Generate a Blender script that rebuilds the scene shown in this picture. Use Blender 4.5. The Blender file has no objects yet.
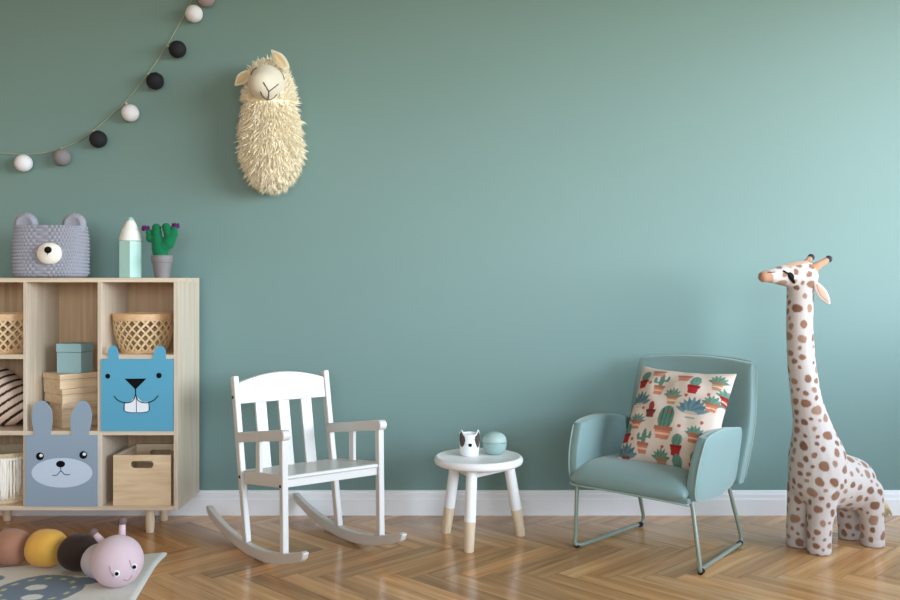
import bpy, bmesh, math, random
import numpy as np
from mathutils import Vector, Matrix, kdtree, noise
random.seed(7); rng = np.random.default_rng(7)
PI = math.pi
COL = bpy.context.scene.collection
F, H0, HZ = 925.0, 0.9, 278.0          # focal length in pixels, camera height, horizon row
def at(px, py, Y): return Vector(((px-450)*Y/F, Y, H0-(py-HZ)*Y/F))

# ------------------------------------------------------------------ materials
def lin(c):
    c = [v/255 for v in c]
    return tuple(v/12.92 if v <= .04045 else ((v+.055)/1.055)**2.4 for v in c) + (1.0,)
def newmat(name):
    m = bpy.data.materials.new(name); m.use_nodes = True
    nt = m.node_tree; b = nt.nodes['Principled BSDF']
    return m, nt, b
def mat(name, col, rough=.5, vary=.06, vscale=8, bump=0, bscale=200, spec=.5, sheen=0, coat=0, metal=0, attr=None, tint=None):
    m, nt, b = newmat(name); N, L = nt.nodes, nt.links
    b.inputs['Roughness'].default_value = rough
    b.inputs['Specular IOR Level'].default_value = spec
    b.inputs['Metallic'].default_value = metal
    b.inputs['Sheen Weight'].default_value = sheen
    b.inputs['Coat Weight'].default_value = coat
    tc = N.new('ShaderNodeTexCoord')
    n = N.new('ShaderNodeTexNoise'); n.inputs['Scale'].default_value = vscale; n.inputs['Detail'].default_value = 4
    L.new(tc.outputs['Object'], n.inputs['Vector'])
    r = N.new('ShaderNodeMapRange'); r.inputs['To Min'].default_value = 1-vary; r.inputs['To Max'].default_value = 1+vary
    L.new(n.outputs['Fac'], r.inputs['Value'])
    mx = N.new('ShaderNodeMix'); mx.data_type = 'RGBA'; mx.blend_type = 'MULTIPLY'; mx.inputs['Factor'].default_value = 1
    if attr:
        a = N.new('ShaderNodeVertexColor'); a.layer_name = attr; L.new(a.outputs['Color'], mx.inputs['A'])
    else: mx.inputs['A'].default_value = lin(col)
    L.new(r.outputs['Result'], mx.inputs['B']); L.new(mx.outputs['Result'], b.inputs['Base Color'])
    if bump:
        n2 = N.new('ShaderNodeTexNoise'); n2.inputs['Scale'].default_value = bscale; n2.inputs['Detail'].default_value = 3
        L.new(tc.outputs['Object'], n2.inputs['Vector'])
        bp = N.new('ShaderNodeBump'); bp.inputs['Strength'].default_value = bump; bp.inputs['Distance'].default_value = .002
        L.new(n2.outputs['Fac'], bp.inputs['Height']); L.new(bp.outputs['Normal'], b.inputs['Normal'])
    return m
def wood(name, c1, c2, axis='Z', rough=.5, fine=90, long=3, bump=.08):
    m, nt, b = newmat(name); N, L = nt.nodes, nt.links
    b.inputs['Roughness'].default_value = rough
    tc = N.new('ShaderNodeTexCoord'); mp = N.new('ShaderNodeMapping')
    s = [fine, fine, fine]; s['XYZ'.index(axis)] = long
    mp.inputs['Scale'].default_value = s
    L.new(tc.outputs['Object'], mp.inputs['Vector'])
    n = N.new('ShaderNodeTexNoise'); n.inputs['Scale'].default_value = 1; n.inputs['Detail'].default_value = 5; n.inputs['Distortion'].default_value = .4
    L.new(mp.outputs['Vector'], n.inputs['Vector'])
    cr = N.new('ShaderNodeValToRGB'); cr.color_ramp.elements[0].position = .3; cr.color_ramp.elements[1].position = .7
    cr.color_ramp.elements[0].color = lin(c1); cr.color_ramp.elements[1].color = lin(c2)
    L.new(n.outputs['Fac'], cr.inputs['Fac']); L.new(cr.outputs['Color'], b.inputs['Base Color'])
    bp = N.new('ShaderNodeBump'); bp.inputs['Strength'].default_value = bump; bp.inputs['Distance'].default_value = .002
    L.new(n.outputs['Fac'], bp.inputs['Height']); L.new(bp.outputs['Normal'], b.inputs['Normal'])
    return m
M = {}
M['wall'] = mat('sage_paint', (112,140,136), .55, .02, 2.2, .05, 260)
M['white_wall'] = mat('white_paint', (226,224,218), .7, .02, 3)
M['warm_wall'] = mat('warm_paint', (220,178,134), .7, .02, 3)
M['trim'] = mat('trim_white', (236,236,238), .35, .01, 5)
M['white'] = mat('white_lacquer', (214,211,208), .32, .015, 6)
M['stool'] = mat('stool_white', (238,237,236), .45, .01, 6)
M['ash_v'] = wood('ash_vertical', (194,176,154), (216,201,182), 'Z', .45, 70, 3)
M['ash_h'] = wood('ash_horizontal', (200,178,152), (224,206,184), 'X', .45, 70, 3)
M['ash_y'] = wood('ash_depth', (200,178,152), (224,206,184), 'Y', .45, 70, 3)
M['back'] = wood('back_board', (178,144,108), (200,168,132), 'Z', .55, 60, 2)  # deepened brown: some of the shade inside the cubbies is put into the colour
M['pine_box'] = wood('pine_box', (206,174,136), (230,204,170), 'X', .5, 60, 6)
M['beech'] = wood('beech_tip', (212,190,160), (226,206,178), 'Z', .5, 120, 8)
M['rattan'] = mat('rattan', (226,196,152), .5, .12, 60)
M['rattan_rim'] = wood('rattan_rim', (206,160,112), (226,188,144), 'Z', .5, 30, 60)
M['dark'] = mat('black_plastic', (14,15,17), .4, 0, spec=.3)
M['black'] = mat('black_print', (6,7,10), .7, 0, spec=.15)
M['sewing'] = mat('dark_thread', (70,60,58), .8, 0)
M['armchair'] = mat('seafoam_velvet', (126,153,152), .75, .05, 9, .25, 420, .3, .35)
M['piping'] = mat('piping_fabric', (146,168,160), .7, .03, 9, .2, 420, .3, .2)
M['chair_metal'] = mat('sage_metal', (130,142,128), .3, .02, 9, coat=.3)
M['crochet'] = mat('grey_yarn', (154,154,165), .85, .08, 60, .3, 700, .2)
M['yarn_white'] = mat('cream_yarn', (240,232,220), .85, .05, 60, .3, 700, .2)
M['felt_green'] = mat('green_felt', (10,106,68), .85, .1, 50, .3, 500, .2, .15)
M['felt_purple'] = mat('purple_felt', (92,34,96), .85, .05, 50, .2, 500, .2)
M['pot'] = mat('grey_pot', (126,120,122), .6, .04, 30, .1, 200)
M['soil'] = mat('soil', (46,34,28), .9, .3, 90, .5, 200)
M['mint'] = mat('mint_plastic', (166,204,194), .35, .01, 9)
M['pencil_white'] = mat('cream_plastic', (232,230,224), .4, .01, 9)
M['beaver'] = mat('blue_panel', (84,158,188), .6, .02, 9)
M['rabbit'] = mat('grey_blue_panel', (142,158,174), .6, .02, 9)
M['muzzle'] = mat('pale_blue_print', (194,207,223), .6, .01, 9)
M['print_white'] = mat('white_print', (232,234,240), .6, 0)
M['box_fabric'] = mat('box_liner', (222,216,208), .8, .03, 20, .1, 500)
M['teal_box'] = mat('teal_card', (152,188,192), .55, .02, 9)
M['llama_face'] = mat('cream_felt', (228,218,200), .9, .04, 40, .2, 500, .15, .2)
M['llama_ear'] = mat('tan_felt', (220,196,156), .9, .05, 40, .2, 500, .15)
M['fur'] = mat('cream_wool', (252,241,216), .8, .07, 30, spec=.2)
M['giraffe'] = mat('giraffe_plush', (0,0,0), .85, .03, 60, .25, 500, .15, .25, attr='paint')
M['giraffe_brown'] = mat('giraffe_tan', (190,140,112), .85, .08, 60, .25, 500, .15, .2)
M['giraffe_pink'] = mat('giraffe_ear_pink', (216,164,142), .85, .06, 60, .25, 500, .15, .2)
M['giraffe_white'] = mat('giraffe_white', (212,200,194), .85, .06, 60, .25, 500, .15, .2)
M['tuft'] = mat('tail_tuft', (196,178,140), .85, .15, 80, spec=.2)
M['cat_pink'] = mat('pink_knit', (212,186,192), .85, .04, 50, .3, 600, .15, .2)
M['cat_lilac'] = mat('lilac_knit', (196,184,190), .85, .04, 50, .3, 600, .15, .2)
M['cat_brown'] = mat('brown_knit', (164,116,92), .85, .05, 50, .3, 600, .15, .15)
M['cat_dark'] = mat('dark_brown_knit', (58,42,36), .85, .05, 50, .3, 600, .15, .1)
M['cat_mustard'] = mat('mustard_knit', (222,166,74), .85, .05, 50, .3, 600, .15, .15)
M['cat_knob'] = mat('taupe_knit', (116,94,90), .85, .08, 80, .3, 600, .15)
M['cord'] = mat('cord', (168,170,146), .8, .05, 90)
M['ball_white'] = mat('white_cotton', (226,224,230), .7, .04, 60, .35, 300, .2)
M['ball_black'] = mat('charcoal_cotton', (38,38,42), .7, .1, 60, .35, 300, .2)
M['ball_grey'] = mat('grey_cotton', (132,128,130), .7, .06, 60, .35, 300, .2)
M['ball_taupe'] = mat('taupe_cotton', (160,140,142), .7, .06, 60, .35, 300, .2)
M['socket'] = mat('pale_socket', (206,200,186), .5, 0)
M['cup'] = mat('glazed_white', (238,238,240), .15, .01, 9, coat=.4)
M['cup_paint'] = mat('brown_glaze', (84,66,60), .2, .05, 30, coat=.4)
M['mint_matt'] = mat('mint_matt', (150,178,174), .55, .02, 9)
M['pillow'] = mat('cactus_print_fabric', (0,0,0), .85, .04, 60, .25, 500, .15, attr='paint')
M['rug'] = mat('rug_pile', (0,0,0), .95, .05, 60, .6, 260, .1, .1, attr='paint')
M['stripe'] = mat('striped_fabric', (0,0,0), .85, .04, 60, .25, 500, .15, attr='paint')
M['floor_gap'] = mat('floor_gap', (84,58,36), .8, .1, 40)

def floor_mat():
    m, nt, b = newmat('oak_parquet'); N, L = nt.nodes, nt.links
    uv = N.new('ShaderNodeUVMap'); uv.uv_map = 'grain'
    mp = N.new('ShaderNodeMapping'); mp.inputs['Scale'].default_value = (2.0, 28, 1)
    L.new(uv.outputs['UV'], mp.inputs['Vector'])
    n = N.new('ShaderNodeTexNoise'); n.inputs['Scale'].default_value = 1; n.inputs['Detail'].default_value = 6; n.inputs['Distortion'].default_value = .6
    L.new(mp.outputs['Vector'], n.inputs['Vector'])
    mp2 = N.new('ShaderNodeMapping'); mp2.inputs['Scale'].default_value = (7, 120, 1); L.new(uv.outputs['UV'], mp2.inputs['Vector'])
    n2 = N.new('ShaderNodeTexNoise'); n2.inputs['Scale'].default_value = 1; n2.inputs['Detail'].default_value = 3
    L.new(mp2.outputs['Vector'], n2.inputs['Vector'])
    cr = N.new('ShaderNodeValToRGB'); e = cr.color_ramp.elements
    e[0].position = .28; e[0].color = lin((176,122,72)); e[1].position = .75; e[1].color = lin((230,180,124))
    L.new(n.outputs['Fac'], cr.inputs['Fac'])
    at_ = N.new('ShaderNodeVertexColor'); at_.layer_name = 'tint'
    mx = N.new('ShaderNodeMix'); mx.data_type = 'RGBA'; mx.blend_type = 'MULTIPLY'; mx.inputs['Factor'].default_value = 1
    L.new(cr.outputs['Color'], mx.inputs['A']); L.new(at_.outputs['Color'], mx.inputs['B'])
    r = N.new('ShaderNodeMapRange'); r.inputs['To Min'].default_value = .88; r.inputs['To Max'].default_value = 1.1
    L.new(n2.outputs['Fac'], r.inputs['Value'])
    mx2 = N.new('ShaderNodeMix'); mx2.data_type = 'RGBA'; mx2.blend_type = 'MULTIPLY'; mx2.inputs['Factor'].default_value = 1
    L.new(mx.outputs['Result'], mx2.inputs['A']); L.new(r.outputs['Result'], mx2.inputs['B'])
    L.new(mx2.outputs['Result'], b.inputs['Base Color'])
    b.inputs['Roughness'].default_value = .24
    b.inputs['Specular IOR Level'].default_value = .55
    tc = N.new('ShaderNodeTexCoord'); n3 = N.new('ShaderNodeTexNoise'); n3.inputs['Scale'].default_value = 7; n3.inputs['Detail'].default_value = 2
    L.new(tc.outputs['Object'], n3.inputs['Vector'])
    r3 = N.new('ShaderNodeMapRange'); r3.inputs['To Min'].default_value = .14; r3.inputs['To Max'].default_value = .24
    L.new(n3.outputs['Fac'], r3.inputs['Value']); L.new(r3.outputs['Result'], b.inputs['Roughness'])
    bp = N.new('ShaderNodeBump'); bp.inputs['Strength'].default_value = .12; bp.inputs['Distance'].default_value = .002
    L.new(n.outputs['Fac'], bp.inputs['Height']); L.new(bp.outputs['Normal'], b.inputs['Normal'])
    return m
M['floor'] = floor_mat()

# ------------------------------------------------------------------ helpers
def BM(): return bmesh.new()
def finish(me, smooth=True, ang=40):
    me.polygons.foreach_set('use_smooth', [smooth]*len(me.polygons))
    if smooth and ang: me.set_sharp_from_angle(angle=math.radians(ang))
def part(name, bm, m, parent=None, smooth=True, bevel=0, label=None, ang=40, loc=None, fixn=True):
    if fixn: bmesh.ops.recalc_face_normals(bm, faces=bm.faces)
    me = bpy.data.meshes.new(name); bm.to_mesh(me); bm.free()
    me.materials.append(m); finish(me, smooth, ang)
    return link(name, me, parent, bevel, label, loc)
def link(name, me, parent=None, bevel=0, label=None, loc=None):
    o = bpy.data.objects.new(name, me); COL.objects.link(o)
    if parent: o.parent = parent
    if loc: o.location = loc
    if bevel:
        b = o.modifiers.new('bevel', 'BEVEL'); b.width = bevel; b.segments = 3; b.limit_method = 'ANGLE'; b.angle_limit = math.radians(35)
    if label: o['label'] = label
    return o
def thing(name, label, cat, loc=(0,0,0), rz=0, group=None):
    o = bpy.data.objects.new(name, None); COL.objects.link(o); o.empty_display_size = .05
    o.location = loc; o.rotation_euler = (0,0,rz)
    return tag(o, label, cat, group)
def tag(o, label, cat, group=None):
    o['label'] = label; o['category'] = cat
    if group: o['group'] = group
    return o
def struct(o): o['kind'] = 'structure'; return o
def box(bm, x0, x1, y0, y1, z0, z1, mtx=None):
    m = Matrix.Translation(((x0+x1)/2, (y0+y1)/2, (z0+z1)/2)) @ Matrix.Diagonal((x1-x0, y1-y0, z1-z0, 1))
    if mtx: m = mtx @ m
    return bmesh.ops.create_cube(bm, size=1, matrix=m)['verts']
def bar(bm, a, b, w, d, side=Vector((1,0,0))):
    """rectangular bar from a to b; w along side, d along the other axis"""
    a, b = Vector(a), Vector(b); z = (b-a).normalized(); x = (side - z*side.dot(z)).normalized(); y = z.cross(x)
    m = Matrix((x, y, z)).transposed().to_4x4(); m.translation = (a+b)/2
    return bmesh.ops.create_cube(bm, size=1, matrix=m @ Matrix.Diagonal((w, d, (b-a).length, 1)))['verts']
def ball(bm, c, r, u=24, v=16, mtx=None):
    r = r if hasattr(r, '__len__') else (r, r, r)
    m = Matrix.Translation(c) @ (mtx or Matrix()) @ Matrix.Diagonal((*r, 1))
    return bmesh.ops.create_uvsphere(bm, u_segments=u, v_segments=v, radius=1, matrix=m)['verts']
def tube(bm, pts, r, n=10, closed=False, flat=1.0, up=None, round_end=False):
    pts = [Vector(p) for p in pts]; k = len(pts)
    rs = list(r) if hasattr(r, '__len__') else [r]*k
    if round_end and not closed:
        def cap(p, d, rr): return [(p + d*rr*math.sin(a), rr*math.cos(a)) for a in (PI/8, PI/4, 3*PI/8, PI/2*.98)]
        d0 = (pts[0]-pts[1]).normalized(); d1 = (pts[-1]-pts[-2]).normalized()
        A = cap(pts[0], d0, rs[0])[::-1]; B = cap(pts[-1], d1, rs[-1])
        pts = [a[0] for a in A] + pts + [b[0] for b in B]; rs = [a[1] for a in A] + rs + [b[1] for b in B]; k = len(pts)
    rings = []; prev = None
    for i in range(k):
        a = pts[i-1] if (i or closed) else pts[0]; b = pts[(i+1) % k] if (i < k-1 or closed) else pts[-1]
        t = (b-a).normalized()
        if prev is None: x = (up or (Vector((0,0,1)) if abs(t.z) < .9 else Vector((1,0,0))))
        else: x = prev
        x = (x - t*x.dot(t)).normalized(); prev = x; y = t.cross(x)
        rings.append([bm.verts.new(pts[i] + x*rs[i]*math.cos(2*PI*j/n)*flat + y*rs[i]*math.sin(2*PI*j/n)) for j in range(n)])
    for i in range(k if closed else k-1):
        A, B = rings[i], rings[(i+1) % k]
        for j in range(n): bm.faces.new((A[j], A[(j+1) % n], B[(j+1) % n], B[j]))
    if not closed: bm.faces.new(rings[0][::-1]); bm.faces.new(rings[-1])
def lathe(bm, prof, n=40, c=(0,0,0), cap=True):
    rings = []
    for r, z in prof:
        rings.append([bm.verts.new((c[0]+r*math.cos(2*PI*j/n), c[1]+r*math.sin(2*PI*j/n), c[2]+z)) for j in range(n)])
    for A, B in zip(rings, rings[1:]):
        for j in range(n): bm.faces.new((A[j], A[(j+1) % n], B[(j+1) % n], B[j]))
    if cap: bm.faces.new(rings[0][::-1]); bm.faces.new(rings[-1])
def prism(bm, pts, y0, y1):
    """outline in XZ extruded along Y"""
    a = [bm.verts.new((x, y0, z)) for x, z in pts]; b = [bm.verts.new((x, y1, z)) for x, z in pts]; n = len(pts)
    bm.faces.new(a); bm.faces.new(b[::-1])
    for i in range(n): bm.faces.new((a[i], b[i], b[(i+1) % n], a[(i+1) % n]))
def prismY(bm, pts, x0, x1):
    """outline in YZ extruded along X"""
    a = [bm.verts.new((x0, y, z)) for y, z in pts]; b = [bm.verts.new((x1, y, z)) for y, z in pts]; n = len(pts)
    bm.faces.new(a); bm.faces.new(b[::-1])
    for i in range(n): bm.faces.new((a[i], b[i], b[(i+1) % n], a[(i+1) % n]))
def smoothline(pts, n=8):
    """Catmull-Rom through points"""
    P = [Vector(p) for p in pts]; P = [P[0]*2-P[1]] + P + [P[-1]*2-P[-2]]; out = []
    for i in range(1, len(P)-2):
        for k in range(n):
            t = k/n; p0, p1, p2, p3 = P[i-1:i+3]
            out.append(.5*((2*p1)+(p2-p0)*t+(2*p0-5*p1+4*p2-p3)*t*t+(3*p1-p0-3*p2+p3)*t**3))
    return out + [P[-2]]
def cushion(bm, W, Hh, T, n=36, corner=.35, p=4.0, fn=None, edge=.0):
    """soft pad: local x in +-W/2, z in +-Hh/2, thickness along y"""
    def pos(u, v, s):
        x = u*math.sqrt(1-corner*v*v/2); z = v*math.sqrt(1-corner*u*u/2)
        h = edge + (1-edge)*((1-abs(u)**p)*(1-abs(v)**p))**.5
        q = Vector((x*W/2, s*T/2*h, z*Hh/2))
        return fn(q, u, v, s) if fn else q
    us = [math.sin(PI/2*(2*i/n-1)*.98)/math.sin(PI/2*.98) for i in range(n+1)]
    fr = [[bm.verts.new(pos(u, v, -1)) for u in us] for v in us]
    bk = [[None]*(n+1) for _ in us]
    for j, v in enumerate(us):
        for i, u in enumerate(us):
            bk[j][i] = fr[j][i] if (edge == 0 and (i in (0, n) or j in (0, n))) else bm.verts.new(pos(u, v, 1))
    for j in range(n):
        for i in range(n):
            bm.faces.new((fr[j][i], fr[j][i+1], fr[j+1][i+1], fr[j+1][i]))
            bm.faces.new((bk[j][i], bk[j+1][i], bk[j+1][i+1], bk[j][i+1]))
    if edge:
        loop = [(0, i) for i in range(n)] + [(j, n) for j in range(n)] + [(n, i) for i in range(n, 0, -1)] + [(j, 0) for j in range(n, 0, -1)]
        for (a, b), (c, d) in zip(loop, loop[1:]+loop[:1]):
            bm.faces.new((fr[a][b], bk[a][b], bk[c][d], fr[c][d]))
    return fr, bk
def remesh(bm, voxel, smooth=6, factor=.5):
    """union of overlapping closed solids into one soft continuous mesh"""
    me = bpy.data.meshes.new('tmp'); bm.to_mesh(me); bm.free()
    o = bpy.data.objects.new('tmp', me); COL.objects.link(o)
    r = o.modifiers.new('r', 'REMESH'); r.mode = 'VOXEL'; r.voxel_size = voxel
    s = o.modifiers.new('s', 'SMOOTH'); s.iterations = smooth; s.factor = factor
    dg = bpy.context.evaluated_depsgraph_get(); dg.update()
    out = bpy.data.meshes.new_from_object(o.evaluated_get(dg))
    bpy.data.objects.remove(o); bpy.data.meshes.remove(me)
    return out
def chain(bm, pts, step=.012, u=20, v=14):
    """spheres packed along (x,y,z,r) points"""
    for a, b in zip(pts, pts[1:]):
        n = max(1, int((Vector(a[:3])-Vector(b[:3])).length/step))
        for k in range(n+1):
            t = k/n; q = [a[i]*(1-t)+b[i]*t for i in range(4)]; ball(bm, q[:3], q[3], u, v)
def paint(me, cols, name='paint'):
    ca = me.color_attributes.new(name, 'FLOAT_COLOR', 'POINT')
    ca.data.foreach_set('color', np.asarray(cols, dtype=np.float32).ravel())
def L3(c): return np.array(lin(c))

# ------------------------------------------------------------------ room
RX0, RX1, RY0, RY1, RH = -3.3, 2.75, -2.3, 3.52, 2.75
def make_floor():
    bm = BM(); W, n = .07, 6; Lp = W*n
    uvl = bm.loops.layers.uv.new('grain'); tl = bm.verts.layers.float_color.new('tint')
    c45 = 1/math.sqrt(2); ox, oy = .03, 2.82 - .0247*0
    def plank(x0, y0, lx, ly):
        g = .0006; tone = random.choice([random.uniform(.66, 1.02), random.uniform(.84, 1.12)])
        warm = random.uniform(-.05, .05); pts = [(x0+g, y0+g), (x0+lx-g, y0+g), (x0+lx-g, y0+ly-g), (x0+g, y0+ly-g)]
        vs = []
        for x, y in pts:
            v = bm.verts.new((ox+(x-y)*c45, oy+(x+y)*c45, 0)); v[tl] = (tone*(1+warm), tone, tone*(1-warm), 1); vs.append(v)
        f = bm.faces.new(vs); ou, ov = random.uniform(0, 50), random.uniform(0, 50)
        for lp, (x, y) in zip(f.loops, pts):
            a, b = x-x0, y-y0
            lp[uvl].uv = (ou+(a if lx > ly else b), ov+(b if lx > ly else a))
    for m in range(-16, 14):
        for k in range(-110, 110):
            # zigzags step along world X: swap the sign of one axis
            for kind in (0, 1):
                if kind == 0: x, y, lx, ly = (k - m*n)*W, (k + m*n)*W, Lp, W
                else: x, y, lx, ly = (k - m*n)*W, (k + 1 + m*n)*W, W, Lp
                # mirror so that the lattice step (1,1) lies along X
                X = x; Yv = -(y+ly)
                cx, cy = ox+((X+lx/2)-(Yv+ly/2))*c45, oy+((X+lx/2)+(Yv+ly/2))*c45
                if RX0-.3 < cx < RX1+.3 and RY0-.3 < cy < RY1+.3: plank(X, Yv, lx, ly)
    for co, no in (((RX0,0,0),(-1,0,0)), ((RX1,0,0),(1,0,0)), ((0,RY0,0),(0,-1,0)), ((0,RY1,0),(0,1,0))):
        bmesh.ops.bisect_plane(bm, geom=bm.verts[:]+bm.edges[:]+bm.faces[:], plane_co=co, plane_no=no, clear_outer=True)
    for f in bm.faces:
        if f.normal.z < 0: f.normal_flip()
    box(bm, RX0-.12, RX1+.12, RY0-.12, RY1+.12, -.05, -.0015)
    me = bpy.data.meshes.new('floor'); bm.to_mesh(me); bm.free()
    me.materials.append(M['floor']); me.materials.append(M['floor_gap'])
    for p in me.polygons:
        if p.center.z < -.001 or abs(p.normal.z) < .5: p.material_index = 1
    return struct(link('floor', me))
make_floor()
def slab(name, m, *b):
    bm = BM()
    for q in b: box(bm, *q)
    return struct(part(name, bm, m, smooth=False))
slab('ceiling', M['white_wall'], (RX0-.12, RX1+.12, RY0-.12, RY1+.12, RH, RH+.1))
slab('wall_back', M['wall'], (RX0-.12, RX1+.12, RY1, RY1+.12, 0, RH))
slab('wall_left', M['warm_wall'], (RX0-.12, RX0, RY0, RY1, 0, RH))
WY0, WY1, WZ0, WZ1 = -1.3, 3.15, .70, 2.4        # wide window in the right wall
slab('wall_right', M['wall'], (RX1, RX1+.12, RY0, RY1, 0, WZ0), (RX1, RX1+.12, RY0, RY1, WZ1, RH),
     (RX1, RX1+.12, RY0, WY0, WZ0, WZ1), (RX1, RX1+.12, WY1, RY1, WZ0, WZ1))
VX0, VX1, VZ0, VZ1 = -1.2, 1.6, .75, 2.35        # unseen window added behind the camera for frontal fill
slab('wall_front', M['wall'], (RX0-.12, RX1+.12, RY0-.12, RY0, 0, VZ0), (RX0-.12, RX1+.12, RY0-.12, RY0, VZ1, RH),
     (RX0-.12, VX0, RY0-.12, RY0, VZ0, VZ1), (VX1, RX1+.12, RY0-.12, RY0, VZ0, VZ1))
def glassmat():
    m = bpy.data.materials.new('window_glass'); m.use_nodes = True; nt = m.node_tree; N, L = nt.nodes, nt.links
    N.remove(N['Principled BSDF']); t = N.new('ShaderNodeBsdfTransparent'); g = N.new('ShaderNodeBsdfGlossy'); g.inputs['Roughness'].default_value = .02
    x = N.new('ShaderNodeMixShader'); x.inputs['Fac'].default_value = .04
    L.new(t.outputs[0], x.inputs[1]); L.new(g.outputs[0], x.inputs[2]); L.new(x.outputs[0], N['Material Output'].inputs['Surface'])
    return m
M['glass'] = glassmat()
def window(name, along, c, a0, a1, z0, z1):
    bm = BM(); f = .05
    def b(p0, p1, q0, q1):
        if along == 'Y': box(bm, c-.03, c+.03, p0, p1, q0, q1)
        else: box(bm, p0, p1, c-.03, c+.03, q0, q1)
    b(a0, a1, z0, z0+f); b(a0, a1, z1-f, z1); b(a0, a0+f, z0+f, z1-f); b(a1-f, a1, z0+f, z1-f)
    mid = (a0+a1)/2; b(mid-.025, mid+.025, z0+f, z1-f)
    o = struct(part(name, bm, M['trim'], smooth=False, bevel=.004))
    bm = BM()
    if along == 'Y': box(bm, c-.003, c+.003, a0+f, a1-f, z0+f, z1-f)
    else: box(bm, a0+f, a1-f, c-.003, c+.003, z0+f, z1-f)
    part('window_pane', bm, M['glass'], o, smooth=False)
window('window_1', 'Y', RX1+.05, WY0, WY1, WZ0, WZ1)
window('fill_window', 'X', RY0-.05, VX0, VX1, VZ0, VZ1)  # added rear opening, lets in soft fill
# baseboard with moulded top
prof = [(0,0), (0,.093), (-.006,.093), (-.009,.089), (-.009,.083), (-.013,.080), (-.013,.064), (-.016,.061), (-.016,0)]
bm = BM(); prismY(bm, [(RY1+y, z) for y, z in prof], RX0, RX1)
struct(part('baseboard_back', bm, M['trim'], ang=20))
bm = BM(); prism(bm, [(RX1+y, z) for y, z in prof], RY0, RY1-.016)
struct(part('baseboard_right', bm, M['trim'], ang=20))
bm = BM(); prism(bm, [(RX0-y, z) for y, z in prof], RY0, RY1-.016)
struct(part('baseboard_left', bm, M['trim'], ang=20))

# ------------------------------------------------------------------ cubby shelf
SY0, SY1 = 3.195, 3.468
T = .0152
colx = [(-1.7445,-1.7293), (-1.4745,-1.4625), (-1.2175,-1.2023), (-.9547,-.9395)]
Zt, Z1, Z2, Zb = .9005, .6355, .372, .112
sh = thing('cubby_shelf', 'pale ash wood cubby shelf on short legs against the green wall', 'shelf', ((colx[0][0]+colx[3][1])/2, (SY0+SY1)/2, 0))
SX, SYc = sh.location.x, sh.location.y
def sb(name, m, x0, x1, y0, y1, z0, z1, bev=.001, label=None):
    bm = BM(); box(bm, x0-SX, x1-SX, y0-SYc, y1-SYc, z0, z1); return part(name, bm, m, sh, smooth=False, bevel=bev, label=label)
sb('side_panel', M['ash_v'], *colx[0], SY0, SY1, Zb-T, Zt-T)
sb('side_panel', M['ash_v'], *colx[3], SY0, SY1, Zb-T, Zt-T)
sb('top_panel', M['ash_h'], colx[0][0], colx[3][1], SY0, SY1, Zt-T, Zt)
sb('bottom_panel', M['ash_h'], colx[0][1], colx[3][0], SY0, SY1, Zb-T, Zb)
for i in (1, 2): sb('divider', M['ash_v'], *colx[i], SY0, SY1-.008, Zb, Zt-T)
for c, zz in ((0,Z1), (0,Z2), (1,Z2), (2,Z1), (2,Z2)):
    sb('shelf_board', M['ash_h'], colx[c][1], colx[c+1][0], SY0, SY1-.008, zz-T, zz)
for c in range(3):
    sb('back_panel', M['back'], colx[c][1], colx[c+1][0], SY1-.008, SY1, Zb, Zt-T, 0)
for x in (colx[0][0]+.1, colx[3][1]-.123):
    for y in (3.276, 3.435):
        bm = BM(); lathe(bm, [(.0135,0), (.0155,.02), (.0165,.088)], 24, (x-SX, y-SYc, 0)); box(bm, x-SX-.026, x-SX+.026, y-SYc-.026, y-SYc+.026, .087, Zb-T)
        part('leg', bm, M['beech'], sh, bevel=.0008)

# ---- storage boxes with animal faces
def face_box(name, label, cx, z0, w, h, panel, m):
    """fabric cube with a printed front panel; local origin at bottom centre of the front"""
    t = thing(name, label, 'storage box', (cx, SY0, z0))
    bm = BM(); box(bm, -w/2+.003, w/2-.003, .0005, .245, 0.0002, h-.004)
    body = part('box_body', bm, M['box_fabric'], t, bevel=.003)
    bm = BM(); prism(bm, panel, -.006, 0); p = part('front_panel', bm, m, t, ang=30)
    return t
def pxl(t, px, py, Y=3.189): v = at(px, py, Y); return (v.x-t.location.x, v.z-t.location.z)
def ell(cx, cz, rx, rz, n=32, a0=0, a1=2*PI): return [(cx+rx*math.cos(a0+(a1-a0)*i/n), cz+rz*math.sin(a0+(a1-a0)*i/n)) for i in range(n)]
def print_shape(t, name, pts, m, k=1, label=None):
    bm = BM(); prism(bm, pts, -.006-.0006*k, -.006); return part(name, bm, m, t, smooth=False, label=label)
def print_line(t, name, pts, r, m, k=1):
    bm = BM(); P = smoothline([(x, -.006-.0006*k, z) for x, z in pts], 6)
    tube(bm, P, r, 6); 
    for v in bm.verts: v.co.y = -.006-.0006*k + (v.co.y+.006+.0006*k)*.3
    return part(name, bm, m, t)
# rabbit
w, h = .2475, .2455
def eared(t, w, h, ears):
    """box outline with ears, each ear given as list of px points from left base over the top to right base"""
    pts = [(-w/2, 0), (w/2, 0), (w/2, h)]
    for e in reversed(ears):
        q = [pxl(t, *p) for p in e][::-1]
        P = smoothline([(a, b, 0) for a, b in q], 5); pts += [(v.x, max(v.y, h)) for v in P]
    pts += [(-w/2, h)]
    return pts
cxr = (colx[1][1]+colx[2][0])/2
class _T: pass
tmp = _T(); tmp.location = Vector((cxr, SY0, Zb))
ears = [[(34.5,435), (32,420), (33,408), (38,401.5), (45,402), (51,410), (52,422), (50,435)], [(71,435), (70.5,420), (74,408), (80,401), (87,402.5), (91,411), (91,423), (88,435)]]
rb = face_box('storage_box', 'grey blue storage box with rabbit face and tall ears', cxr, Zb, w, h, eared(tmp, w, h, ears), M['rabbit'])
c = pxl(rb, 62, 472.8); print_shape(rb, 'muzzle_patch', ell(*c, .105, .051, 48), M['muzzle'], 1)
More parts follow.
